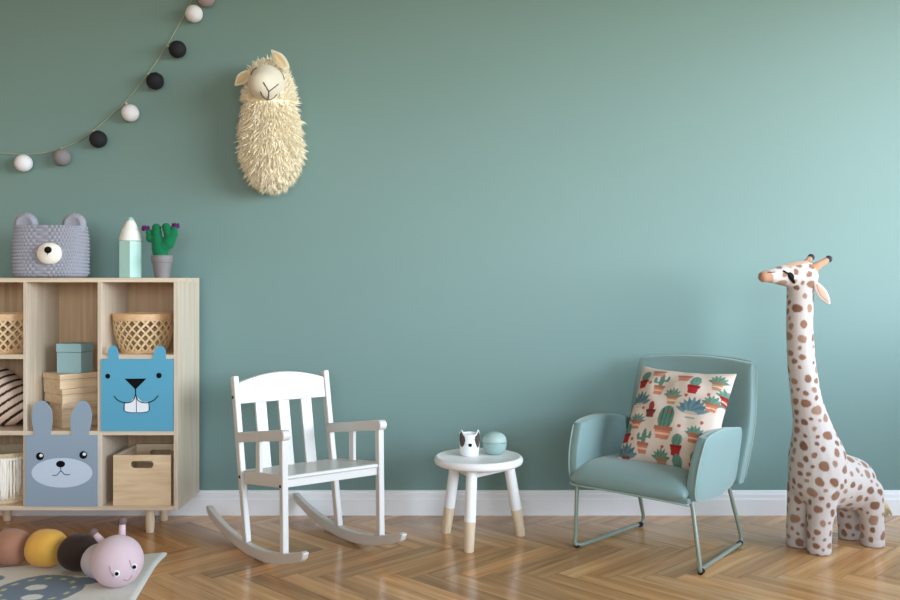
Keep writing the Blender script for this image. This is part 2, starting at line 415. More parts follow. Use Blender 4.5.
c = pxl(rb, 60.7, 464); print_shape(rb, 'nose', ell(*c, .0155, .0115), M['black'], 2)
for e in ((40,456.3), (83.3,455)):
    c = pxl(rb, *e); print_shape(rb, 'eye', ell(*c, .0135, .0135), M['black'], 1); print_shape(rb, 'eye_highlight', ell(c[0]+.004, c[1]+.003, .006, .0055, 16), M['print_white'], 2)
print_line(rb, 'mouth', [pxl(rb, *p) for p in ((60.7,466), (61,471))], .0013, M['black'], 2)
print_line(rb, 'mouth', [pxl(rb, *p) for p in ((52.5,475.3), (57,475), (61,471), (65,474.5), (70,474.5))], .0013, M['black'], 2)
# beaver
cxb = (colx[2][1]+colx[3][0])/2 - .001; hb = .2475
tmp.location = Vector((cxb, SY0, Z2))
ears = [[(108.5,359), (108,352), (110,347), (113.5,345.5), (116.5,348), (118,354), (118.5,359)], [(153,359), (154,351), (157.5,346.5), (161.5,346), (165,350), (165.5,359)]]
bv = face_box('storage_box', 'bright blue storage box with beaver face and buck teeth', cxb, Z2, w, hb, eared(tmp, w, hb, ears), M['beaver'])
print_shape(bv, 'nose', [pxl(bv, *p) for p in ((124.5,378.7), (135.5,389.5), (146.5,378.5))][::-1], M['black'], 1)
for e, r in (((107.8,376.2), .0085), ((159,375.5), .0095)):
    c = pxl(bv, *e); print_shape(bv, 'eye', ell(*c, r, r, 24), M['black'], 1)
print_shape(bv, 'teeth', [pxl(bv, *p) for p in ((124.9,402.5), (124.9,411), (130,412.3), (136.5,412.5), (143,412.3), (148.6,411), (148.6,402), (142,402), (136,396), (130,402))], M['print_white'], 1)
for P in (((124.9,402), (124.9,411), (136.5,412.6), (148.6,411), (148.6,402)), ((136.3,397), (136.6,412))):
    print_line(bv, 'tooth_outline', [pxl(bv, *p) for p in P], .0012, M['black'], 2)
print_line(bv, 'mouth', [pxl(bv, *p) for p in ((114,396), (118.5,400.5), (126,402.8), (132.5,401), (135.5,395), (135.6,387))], .0016, M['black'], 2)
print_line(bv, 'mouth', [pxl(bv, *p) for p in ((135.6,387), (136,395), (139,401), (146,402.8), (153.5,400.5), (158.5,395.5))], .0016, M['black'], 2)

# ---- wooden crate
cr = thing('wooden_crate', 'pale wooden crate with oval hand slot in the bottom right cubby', 'crate', ((141.5-450)*3.2/F, 3.205, Zb))
cw, ch, cd, ct = .2, .1745, .222, .010
def slotted(bm, y0, y1, w, h, slot=True):
    sx, sz, srx, srz = 0, h-.033, .040, .0125
    n = 24; inner = []
    for i in range(n):
        a = 2*PI*i/n; ex = srx-srz; inner.append((sx+(ex if math.cos(a) >= 0 else -ex)+srz*math.cos(a), sz+srz*math.sin(a)))
    def outer(a):
        dx, dz = math.cos(a), math.sin(a); s = min((w/2)/abs(dx) if abs(dx) > 1e-6 else 9, ((h-sz) if dz > 0 else sz)/abs(dz) if abs(dz) > 1e-6 else 9)
        return (dx*s, sz+dz*s)
    angs = [math.atan2(z-sz, x) for x, z in inner]
    cor = [math.atan2(zz-sz, xx) for xx in (-w/2, w/2) for zz in (0, h)]
    out = [outer(a) for a in angs]
    for cxx, czz in ((-w/2,0), (w/2,0), (-w/2,h), (w/2,h)):
        j = min(range(n), key=lambda i: (out[i][0]-cxx)**2+(out[i][1]-czz)**2); out[j] = (cxx, czz)
    R = {}
    for tagk, P, in (('i', inner), ('o', out)):
        for s, y in ((0, y0), (1, y1)): R[tagk, s] = [bm.verts.new((x, y, z)) for x, z in P]
    for i in range(n):
        j = (i+1) % n
        bm.faces.new((R['o',0][i], R['o',0][j], R['i',0][j], R['i',0][i])); bm.faces.new((R['o',1][j], R['o',1][i], R['i',1][i], R['i',1][j]))
        bm.faces.new((R['i',0][i], R['i',0][j], R['i',1][j], R['i',1][i])); bm.faces.new((R['o',0][j], R['o',0][i], R['o',1][i], R['o',1][j]))
bm = BM(); slotted(bm, 0, ct, cw, ch); part('end_board', bm, M['pine_box'], cr, smooth=False)
bm = BM(); slotted(bm, cd-ct, cd, cw, ch); part('end_board', bm, M['pine_box'], cr, smooth=False)
for s in (-1, 1):
    bm = BM(); box(bm, s*(cw/2-ct/2)-ct/2, s*(cw/2-ct/2)+ct/2, ct, cd-ct, 0, ch); part('side_board', bm, M['ash_y'], cr, smooth=False, bevel=.0008)
bm = BM(); box(bm, -cw/2+ct, cw/2-ct, ct, cd-ct, .0005, .008); part('base_board', bm, M['pine_box'], cr, smooth=False)

# ---- lattice baskets
def basket(label, loc):
    t = thing('lattice_basket', label, 'basket', loc, 0, 'bamboo baskets in the top cubbies')
    hB, N = .138, 21
    def rad(z):
        q = z/hB; return .076+.028*math.sin(min(1, q*1.25)*PI/2)
    bm = BM()
    for d in (1, -1):
        for k in range(N):
            prev = None
            for i in range(15):
                s = i/14; z = .004+s*(hB-.022); a = 2*PI*k/N + d*(s*1.05)
                r = rad(z) + (.0012 if (d > 0) else -.0012)*1
                row = []
                for e in (-1, 1):
                    aa = a + e*.0044/r; zz = z
                    for rr in (r-.0007, r+.0007): row.append(bm.verts.new((rr*math.cos(aa), rr*math.sin(aa), zz)))
                if prev:
                    A, B = prev, row
                    for q in ((0,1), (1,3), (3,2), (2,0)): bm.faces.new((A[q[0]], A[q[1]], B[q[1]], B[q[0]]))
                prev = row
    part('lattice', bm, M['rattan'], t, smooth=False)
    bm = BM(); r1, r2 = rad(hB-.024)-.003, rad(hB)+.003
    lathe(bm, [(r1,hB-.024), (r1+.007,hB-.024), (r2+.001,hB-.002), (r2,hB), (r2-.006,hB), (r1,hB-.024)], 64, cap=False)
    part('rim', bm, M['rattan_rim'], t)
    bm = BM(); lathe(bm, [(.071,0), (.078,.0), (.080,.008), (.076,.012), (.0705,.006)], 48); part('base', bm, M['rattan_rim'], t)
    return t
basket('round lattice bamboo basket above the blue beaver box', (-1.100, 3.325, Z1))
basket('lattice bamboo basket cut by the left edge, top left cubby', (-1.598, 3.325, Z1))

# ---- stacked shallow wooden boxes with a teal box on top
spots = [(-1.343, 3.343, 44, .160, .115, .034), (-1.338, 3.340, 42, .165, .122, .052), (-1.346, 3.340, 50, .178, .130, .052), (-1.350, 3.340, 48, .180, .130, .052)]
labs = ['shallow wooden box at the bottom of the stack behind the rabbit ears', 'shallow wooden box second from the bottom of the cubby stack',
        'shallow wooden box second from the top, under the topmost one', 'topmost shallow wooden box directly under the pale teal box']
zz = Z2
for (x, y, a, wx, wy, hh), lb in zip(spots, labs):
    t = thing('wooden_box', lb, 'box', (x, y, zz), math.radians(a), 'shallow wooden boxes stacked in the middle cubby')
    s = hh
    bm = BM(); box(bm, -wx/2, wx/2, -wy/2, wy/2, .0003, s*.62); part('box_base', bm, M['pine_box'], t, smooth=False, bevel=.0012)
    bm = BM(); box(bm, -wx/2-.002, wx/2+.002, -wy/2-.002, wy/2+.002, s*.64, s); part('lid', bm, M['pine_box'], t, smooth=False, bevel=.0012)
    zz += hh
zs = zz
t = thing('teal_box', 'small pale teal lidded box on top of the wooden box stack', 'box', (-1.346, 3.322, zs), math.radians(-9))
bm = BM(); box(bm, -.046, .046, -.042, .042, .0003, .074); part('box_base', bm, M['teal_box'], t, smooth=False, bevel=.002)
bm = BM(); box(bm, -.0475, .0475, -.0435, .0435, .075, .105); part('lid', bm, M['teal_box'], t, smooth=False, bevel=.002)

# ---- striped folded fabric
def stripes():
    t_loc = (-1.590, 3.318, Z2)
    bm = BM()
    def fn(q, u, v, s):
        hgt = q.z + .105
        a = q.x*.75 + hgt*-1.0
        lump = math.sin((q.x*.68 - q.z)/.033*2*PI*.5)
        d = .004*abs(lump)
        q = q + Vector((0, s*d, 0))
        q.z = hgt; q.x -= .075*max(0, (hgt-.06)/.14)**1.3*max(0, u+.3)
        return q
    cushion(bm, .225, .21, .15, 110, .75, 3.0, fn)
    bmesh.ops.recalc_face_normals(bm, faces=bm.faces)
    me = bpy.data.meshes.new('striped_cushion'); bm.to_mesh(me); bm.free(); me.materials.append(M['stripe']); finish(me, True, 0)
    co = np.array([v.co[:] for v in me.vertices]); ph = (co[:,0]*.68-(co[:,2]-.105))/.033*.5
    f = np.abs(np.sin(ph*PI*2)) < .50
    paint(me, np.where(f[:,None], L3((64,44,40)), L3((222,198,180))))
    o = link('striped_cushion', me, loc=t_loc); tag(o, 'beige cushion with diagonal dark brown stripes in the left cubby', 'cushion')
stripes()

# ---- cream knitted basket with fringe, bottom left cubby
t = thing('knitted_basket', 'cream woven basket with hanging white fringe in the bottom left cubby', 'basket', (-1.590, 3.315, Zb))
bm = BM(); prof = []
rowsN = 15; hB = .175
for i in range(rowsN*6+1):
    q = i/(rowsN*6); z = q*hB; r = .104 + .006*math.sin(q*PI) + .0028*abs(math.sin(q*rowsN*PI)); prof.append((r, z))
n = 160; rings = []
for r, z in prof:
    rings.append([bm.verts.new(((r+.0016*math.sin(40*2*PI*j/n + (PI if int(z/hB*rowsN) % 2 else 0)))*math.cos(2*PI*j/n), (r+.0016*math.sin(40*2*PI*j/n))*math.sin(2*PI*j/n), z)) for j in range(n)])
for A, B in zip(rings, rings[1:]):
    for j in range(n): bm.faces.new((A[j], A[(j+1) % n], B[(j+1) % n], B[j]))
bm.faces.new(rings[0][::-1])
inner = [[bm.verts.new((.098*math.cos(2*PI*j/n), .098*math.sin(2*PI*j/n), z)) for j in range(n)] for z in (hB, .01)]
for A, B in ((rings[-1], inner[0]), (inner[0], inner[1])):
    for j in range(n): bm.faces.new((A[j], A[(j+1) % n], B[(j+1) % n], B[j]))
bm.faces.new(inner[1])
part('basket_body', bm, mat('jute', (206,182,148), .9, .1, 60, .3, 500), t, ang=0)
bm = BM()
for k in range(95):
    a = -PI/2 + random.uniform(-.95, .85); r = .114+random.uniform(0, .006); z1 = .155+random.uniform(-.004, .01); ln = random.uniform(.11, .145)
    P = [(r*math.cos(a+random.uniform(-.02, .02)), r*math.sin(a), z1-ln*i/5) for i in range(6)]
    tube(bm, P, [.003, .0027, .0025, .0025, .0028, .0012], 5)
part('fringe', bm, M['yarn_white'], t)
bm = BM(); tube(bm, [(.1155*math.cos(a), .1155*math.sin(a), .157) for a in [2*PI*i/60 for i in range(60)]], .0045, 8, closed=True); part('fringe_band', bm, M['yarn_white'], t)

# ------------------------------------------------------------------ on top of the shelf
ZT = Zt
def bear():
    t = thing('crochet_basket', 'lilac grey crochet basket with bear ears and white muzzle on the shelf', 'basket', ((51.5-450)*3.31/F, 3.31, ZT))
    bm = BM(); nz, n, hh, row = 120, 480, .186, .0124
    rings = []
    for i in range(nz+1):
        z = hh*i/nz; q = z/hh
        wx = .1205 - .007*q + .004*math.sin(q*PI) - .02*max(0, 1-q/.1)**2 - .004*math.sin(q*PI*2)*.5
        wy = .085 - .012*q - .02*max(0, 1-q/.1)**2
        ring = []
        for j in range(n):
            a = 2*PI*j/n; ca, sa = math.cos(a), math.sin(a)
            e = 2/3.2; x = wx*math.copysign(abs(ca)**e, ca); y = wy*math.copysign(abs(sa)**e, sa)
            rw = int(z/row); st = .0105; per = a/(2*PI)*54
            b = abs(math.sin(z/row*PI))**.6 * (.25+.75*abs(math.sin((per+.5*(rw % 2))*PI)))
            L_ = math.hypot(x, y); d = .0062*b
            ring.append(bm.verts.new((x+x/L_*d, y+y/L_*d, z)))
        rings.append(ring)
    for A, B in zip(rings, rings[1:]):
        for j in range(n): bm.faces.new((A[j], A[(j+1) % n], B[(j+1) % n], B[j]))
    bm.faces.new(rings[0][::-1])
    # inside
    inn = [[bm.verts.new((v.co.x*s, v.co.y*s, z)) for v in rings[-1]] for s, z in ((.93,hh), (.9,.02))]
    for A, B in ((rings[-1], inn[0]), (inn[0], inn[1])):
        for j in range(n): bm.faces.new((A[j], A[(j+1) % n], B[(j+1) % n], B[j]))
    bm.faces.new(inn[1])
    part('basket_body', bm, M['crochet'], t, ang=0)
    for s in (-1, 1):
        bm = BM(); vs = ball(bm, (0,0,0), (.040,.020,.040), 72, 48)
        for v in vs:
            d = v.co.normalized(); rr = math.hypot(v.co.x, v.co.z)
            k = abs(math.sin(rr/.0085*PI))**.7*(.5+.5*abs(math.sin(math.atan2(v.co.z, v.co.x)*9)))
            v.co += d*.0032*k
            if v.co.y < 0: v.co.y += .012*max(0, 1-(rr/.026)**2)
        part('ear', bm, M['crochet'], t, ang=0, loc=(s*.085+(.002 if s > 0 else 0), -.012, .190))
    mz = at(48.5, 253.5, 3.21); lx = mz.x-t.location.x; lz = mz.z-ZT
    bm = BM(); vs = ball(bm, (0,0,0), (.041,.022,.037), 72, 48)
    for v in vs:
        rr = math.hypot(v.co.x, v.co.z); v.co += v.co.normalized()*.002*abs(math.sin(rr/.006*PI))
    part('muzzle', bm, M['yarn_white'], t, ang=0, loc=(lx, -.092, lz))
    bm = BM(); ball(bm, (lx+.005, -.116, lz+.012), (.0125,.009,.012)); part('nose', bm, M['black'], t)
    bm = BM(); tube(bm, [(lx+.005, -.1175, lz+.001), (lx+.004, -.1175, lz-.006)], .0012, 6); part('mouth_stitch', bm, M['sewing'], t)
bear()
# pencil lamp
px = at(130.5, 277, 3.33)
t = thing('pencil_lamp', 'mint green and white pencil shaped lamp standing on the shelf', 'lamp', (px.x, 3.33, ZT))
def hexring(bm, r, z, n=6, off=0): return [bm.verts.new((r*math.cos(2*PI*j/n+off), r*math.sin(2*PI*j/n+off), z)) for j in range(n)]
def stack(bm, rz, n=6, off=0):
    R = [hexring(bm, r, z, n, off) for r, z in rz]
    for A, B in zip(R, R[1:]):
        for j in range(n): bm.faces.new((A[j], A[(j+1) % n], B[(j+1) % n], B[j]))
    bm.faces.new(R[0][::-1]); bm.faces.new(R[-1])
ho = math.radians(-73)
bm = BM(); stack(bm, [(.0435,.0003), (.0435,.132)], 6, ho); part('pencil_body', bm, M['mint'], t, smooth=False, bevel=.002)
bm = BM(); stack(bm, [(.0400,.1323), (.0395,.140), (.031,.172), (.013,.207)], 24, ho); part('pencil_cone', bm, M['pencil_white'], t, smooth=False, bevel=.003)
bm = BM(); stack(bm, [(.0135,.2065), (.0085,.2165), (.003,.2195)], 12, ho); part('pencil_tip', bm, M['mint'], t)
# felt cactus
Yc = 3.31; pc = at(162, 277, Yc)
t = thing('felt_cactus', 'green felt cactus with purple flowers in a small grey pot', 'plant', (pc.x, Yc, ZT))
def lp(px, py, dy=0): v = at(px, py, Yc); return (v.x-pc.x, dy, v.z-ZT)
bm = BM(); lathe(bm, [(.024,0), (.026,.0), (.0335,.055), (.0375,.056), (.0385,.080), (.034,.080), (.033,.07), (.001,.07)], 40, cap=False); part('pot', bm, M['pot'], t, ang=30)
bm = BM(); lathe(bm, [(.0331,.068), (.0331,.074), (.018,.077), (.001,.078)], 32, cap=True); part('soil', bm, M['soil'], t)
k = Yc/F
bm = BM()
chain(bm, [(*lp(161,256), .027), (*lp(159.5,248), .028), (*lp(157,238), .020), (*lp(156.5,228), .0165)])
chain(bm, [(*lp(161,249), .024), (*lp(168,243), .024), (*lp(173,234), .018), (*lp(174,230), .0145)])
chain(bm, [(*lp(170,238,-.004), .018), (*lp(167,229,-.004), .0155), (*lp(166.5,227,-.004), .015)])
chain(bm, [(*lp(155.5,240), .017), (*lp(150.5,238), .0165), (*lp(149,232.5), .012)])
me = remesh(bm, .0028, 3); me.materials.append(M['felt_green']); finish(me, True, 0); link('cactus_body', me, t)
for (x, y, a) in ((145.5,230.5,-.4), (175.5,228,.2)):
    for dx in (-.0035, .0035, 0):
        bm = BM(); b0 = Vector(lp(x, y)); 
        stack(bm, [(.0065,0), (.0085,.008), (.0015,.019)], 10); bmesh.ops.transform(bm, matrix=Matrix.Translation(b0+Vector((dx*1.4, abs(dx)-.002, 0))) @ Matrix.Rotation(dx*90, 4, 'Y'), verts=bm.verts)
        part('flower_petal', bm, M['felt_purple'], t, label='purple felt petal')

# ------------------------------------------------------------------ garland
Yg = RY1-.030
gl = thing('ball_garland', 'cotton ball garland strung across the green wall, top left', 'garland', (-1.2, Yg, 1.6))
def gp(px, py, Y=Yg): v = at(px, py, Y); return v - Vector(gl.location)
cordp = [(-60,150), (-20,153), (0,153), (23,154.5), (45,152.5), (62,148), (80,140), (94,130), (108,118), (124,103), (138,87), (150,71), (165,48.5), (177,28), (188,8), (197,-14), (204,-34)]
bm = BM(); tube(bm, smoothline([gp(a, b, RY1-.008) for a, b in cordp], 5), .0017, 8); part('cord', bm, M['cord'], gl)
balls = [(23.5,163.2,'white',24,155), (62,157.2,'grey',61.5,148.5), (98.3,139.2,'black',94,131), (130.3,113,'white',126,103), (155.2,81,'black',148,74), (177.5,49.3,'black',168,46), (194,13.8,'white',187,12), (206,-2,'taupe',196,-8), (-18,162,'black',-18,153.5)]
for bx, by, kd, sx, sy in balls:
    bm = BM(); vs = ball(bm, (0,0,0), .0325, 40, 28)
    for v in vs: v.co *= 1+.018*noise.noise(v.co*60+Vector((bx,0,0)))
    c = gp(bx, by, Yg-.006); 
    part('ball', bm, M['ball_'+kd], gl, ang=0, loc=c, label={'white':'white','grey':'grey','black':'charcoal','taupe':'pinkish taupe'}[kd]+' cotton ball')
    s = gp(sx, sy, RY1-.009); d = (s-c).normalized()
    bm = BM(); tube(bm, [c+d*.031, c+d*max(.040, min((s-c).length, .06))], .0045, 8); part('socket', bm, M['socket'], gl)

# ------------------------------------------------------------------ llama head on the wall
def llama():
    t = thing('plush_llama_head', 'cream woolly plush llama head hanging on the wall', 'wall decoration', (-.655, RY1, 1.40))
    # px scale at depth
    def P(px, py, d): v = at(px, py, RY1-d); return (v.x+.655, -d, v.z-1.40)
    core = [(*P(272,163,.085), .078), (*P(272,148,.09), .098), (*P(271,128,.10), .093), (*P(270,108,.12), .086), (*P(269,92,.14), .074), (*P(268.5,81,.12), .060)]
    bm = BM(); chain(bm, core, .02)
    me = remesh(bm, .008, 4)
    for v in me.vertices:
        if v.co.y > -.002: v.co.y = -.002
    me.materials.append(M['fur']); finish(me, True, 0); body = link('neck', me, t)
    # face
    fc = Vector(P(266,84,.20)); bm = BM()
    rot = Matrix.Rotation(math.radians(-6), 4, 'Y')
    chain(bm, [(fc.x+.004, fc.y+.05, fc.z+.004, .066), (fc.x, fc.y, fc.z+.004, .065), (fc.x-.002, fc.y-.055, fc.z-.012, .046)], .01)
    me = remesh(bm, .005, 6); me.materials.append(M['llama_face']); finish(me, True, 0); face = link('face', me, t)
    bpy.context.view_layer.update()
    def onface(px, py):
        # point on the muzzle surface seen at this place
        cam = Vector((.655, -RY1, H0-1.40)); tgt = Vector(P(px, py, .2)); d = (tgt-cam).normalized()
        ok, loc, nor, idx = face.ray_cast(cam, d)
        return loc - d*.0005 if ok else tgt
    for ln in (((263.2,82.2), (265.8,86.5), (268.8,91.5)), ((278.3,84.2), (273.5,88), (268.8,91.5)), ((268.8,91.5), (268.6,95.5), (268,99.5)), ((260.5,91.5), (262.5,96), (266,99), (268,99.7)), ((277,94), (274,97.5), (270.5,99.5), (268,99.7))):
        bm = BM(); tube(bm, [onface(a, b) for a, b in smooth2(ln)], .0022, 6); part('mouth_stitch', bm, M['sewing'], t)
    for ln in (((257,68), (253.2,70.5), (251,75)), ((280.5,71.5), (283,75), (284,80))):
        bm = BM(); tube(bm, [onface(a, b) for a, b in smooth2(ln)], .0022, 6); part('eyelid_stitch', bm, M['sewing'], t)
    # ears
    for (a, b, tw) in (((250.5,72), (234.5,86), .5), ((288,69.5), (271,49.5), -.3)):
        A = Vector(P(*a, .185)); B = Vector(P(*b, .195)); d = B-A; n_ = 12; x = d.normalized(); y = Vector((0,-1,0)); z = x.cross(y)
        bm = BM(); bi = BM()
        for bb, sc, off in ((bm, 1, 0), (bi, .62, -.006)):
            rows = []
            for i in range(n_+1):
                s = i/n_; w_ = .021*sc*(math.sin(PI*min(1, s*.9+.1))**.7)*(1.0 if s < .6 else 1-.35*(s-.6)/.4)
                c = A + d*(s if sc == 1 else .12+s*.74)
                ring = []
                for j in range(12):
                    an = 2*PI*j/12; cup = -.010*(1-(math.cos(an))**2)*0
                    ring.append(bb.verts.new(c + z*w_*math.cos(an) + y*(.006*sc*math.sin(an)*(w_/.021+.1) - off + .008*(math.cos(an)**2)*(w_/.021))))
                rows.append(ring)
            for R1, R2 in zip(rows, rows[1:]):
                for j in range(12): bb.faces.new((R1[j], R1[(j+1) % 12], R2[(j+1) % 12], R2[j]))
            bb.faces.new(rows[0][::-1]); bb.faces.new(rows[-1])
        e = part('ear', bm, M['llama_face'], t, ang=0); part('ear_lining', bi, M['llama_ear'], e, ang=0)
    # wool: curled tapering locks
    bm = BM(); me = body.data; me.calc_loop_triangles()
    area = np.array([tr.area for tr in me.loop_triangles]); pr = area/area.sum(); idx = rng.choice(len(area), 8000, p=pr)
    fcl = fc
    for ti in idx:
        tr = me.loop_triangles[ti]; a, b, c = [me.vertices[i].co for i in tr.vertices]
        u, v = sorted((random.random(), random.random())); p = a*u + b*(v-u) + c*(1-v); nrm = tr.normal
        if p.y > -.012: continue
        q = p - fcl
        if q.y < .03 and math.hypot(q.x, q.z) < .06: continue
        ln = random.uniform(.03, .056)*(1.0 if p.z < .1 else .75)
        grav = Vector((0,0,-1)) if p.z < .14 else Vector((q.x*4, .3, .6))
        d0 = (nrm*1.0 + grav*.55 + Vector([random.uniform(-.6, .6) for _ in range(3)])).normalized()
        d1 = (nrm*.25 + grav*1.0 + Vector([random.uniform(-.75, .75) for _ in range(3)])).normalized()
        w0 = random.uniform(.0028, .0046); sd = d0.cross(Vector((random.uniform(-1, 1), random.uniform(-1, 1), random.uniform(-1, 1)))).normalized(); s2 = d0.cross(sd)
        prev = None; pos = p - nrm*.003; S = 4
        for i in range(S+1):
            s = i/S; d = d0.lerp(d1, s).normalized(); w = w0*(1-s)**.6 + .0002
            if i: pos = pos + d*ln/S
            if pos.y > -.002: pos.y = -.002
            ring = [bm.verts.new(pos + sd*w*math.cos(g) + s2*w*math.sin(g)) for g in (0, 2.094, 4.189)]
            if prev:
                for j in range(3): bm.faces.new((prev[j], prev[(j+1) % 3], ring[(j+1) % 3], ring[j]))
            prev = ring
    part('wool', bm, M['fur'], t, ang=0)
def smooth2(pts): return [(v.x, v.y) for v in smoothline([(a, b, 0) for a, b in pts], 4)]
llama()

# ------------------------------------------------------------------ rocking chair
def rocking_chair():
    t = thing('rocking_chair', 'white wooden child rocking chair with slatted back beside the shelf', 'rocking chair', (-.516, 3.115, 0), .621)
    K = .487; W = M['white']
    def y_(yp): return -yp
    RB, RT, FB, FT = (-.017,.035), (-.122,.561), (.261,.064), (.255,.41)
    for s in (-1, 1):
        x = s*.17
        # rocker
        bm = BM(); lo, hi = [], []
        for i in range(41):
            yp = -.352 + (.352+.398)*i/40; z = K*yp*yp; sl = 2*K*yp; nn = math.hypot(1, sl)
            th = .036*(1 if 0 < i < 40 else .72)
            lo.append((y_(yp), z + (.005 if i in (0, 40) else 0))); hi.append((y_(yp + sl/nn*th), z+th/nn))
        prismY(bm, lo+hi[::-1], x-.010, x+.010); part('rocker', bm, W, t, bevel=.003, ang=50)
        bm = BM(); a = Vector((x, y_(RB[0]), RB[1])); b = Vector((x, y_(RT[0]), RT[1]))
        bar(bm, a, b+(b-a).normalized()*.008, .020, .028); part('rear_post', bm, W, t, bevel=.004)
        bm = BM(); bar(bm, (x, y_(FB[0]), FB[1]), (x, y_(FT[0]), FT[1]), .020, .024); part('front_post', bm, W, t, bevel=.003)
        # armrest
        bm = BM(); a0, a1 = (-.085,.369), (.265,.424); out = []
        d = Vector((a1[0]-a0[0], a1[1]-a0[1])).normalized(); nrm = Vector((-d.y, d.x)); hh = .0165
        out.append((a0[0]-nrm.x*hh, a0[1]-nrm.y*hh)); 
        for i in range(9):
            an = -PI/2+PI*i/8; c = Vector(a1); q = c + d*hh*math.cos(an) + nrm*hh*math.sin(an); out.append((q.x, q.y))
        out.append((a0[0]+nrm.x*hh, a0[1]+nrm.y*hh))
        prismY(bm, [(y_(p), z) for p, z in out], x-.013, x+.013); part('armrest', bm, W, t, bevel=.003, ang=50)
        # side rail
        bm = BM(); ri = x-s*.0005
        prismY(bm, [(y_(-.02),.226), (y_(.25),.262), (y_(.25),.302), (y_(-.03),.268)], ri-.008, ri+.008); part('side_rail', bm, W, t, bevel=.002)
        bm = BM(); bar(bm, (x, y_(.078), .272), (x, y_(.078), .385), .012, .03); part('arm_slat', bm, W, t, bevel=.002)
        for yp, z in ((-.112,.50), (-.055,.243), (.255,.268)):
            bm = BM(); bmesh.ops.create_cone(bm, cap_ends=True, segments=20, radius1=.0055, radius2=.0045, depth=.003, matrix=Matrix.Translation((x+s*.0112, y_(yp), z)) @ Matrix.Rotation(s*PI/2, 4, 'Y')); part('bolt_cover', bm, M['dark'], t, label='black bolt cover')
    # back
    def yp_at(z): return RB[0] + (RT[0]-RB[0])*(z-RB[1])/(RT[1]-RB[1])
    def lean(bm):
        for v in bm.verts: v.co.y = v.co.y + y_(yp_at(v.co.z))
    bm = BM(); up = [(x_, .5475+.028*(1-(x_/.16)**2)) for x_ in [-.16+.32*i/24 for i in range(25)]]
    prism(bm, [(-.16,.478)]+[(.16,.478)]+up[::-1], -.009, .009); lean(bm); part('top_rail', bm, W, t, bevel=.003, ang=50)
    for x in (-.085, 0, .085):
        bm = BM(); box(bm, x-.020, x+.020, -.006, .006, .25, .479); lean(bm); part('back_slat', bm, W, t, bevel=.002)
    bm = BM(); box(bm, -.16, .16, -.009, .009, .222, .262); lean(bm); part('rear_rail', bm, W, t, bevel=.002)
    bm = BM(); prismY(bm, [(y_(-.035),.252), (y_(.262),.286), (y_(.266),.292), (y_(.262),.299), (y_(-.035),.266)], -.1605, .1605); part('seat', bm, W, t, bevel=.002)
    bm = BM(); box(bm, -.16, .16, y_(.258), y_(.24), .262, .2865); part('front_rail', bm, W, t, bevel=.002)
rocking_chair()

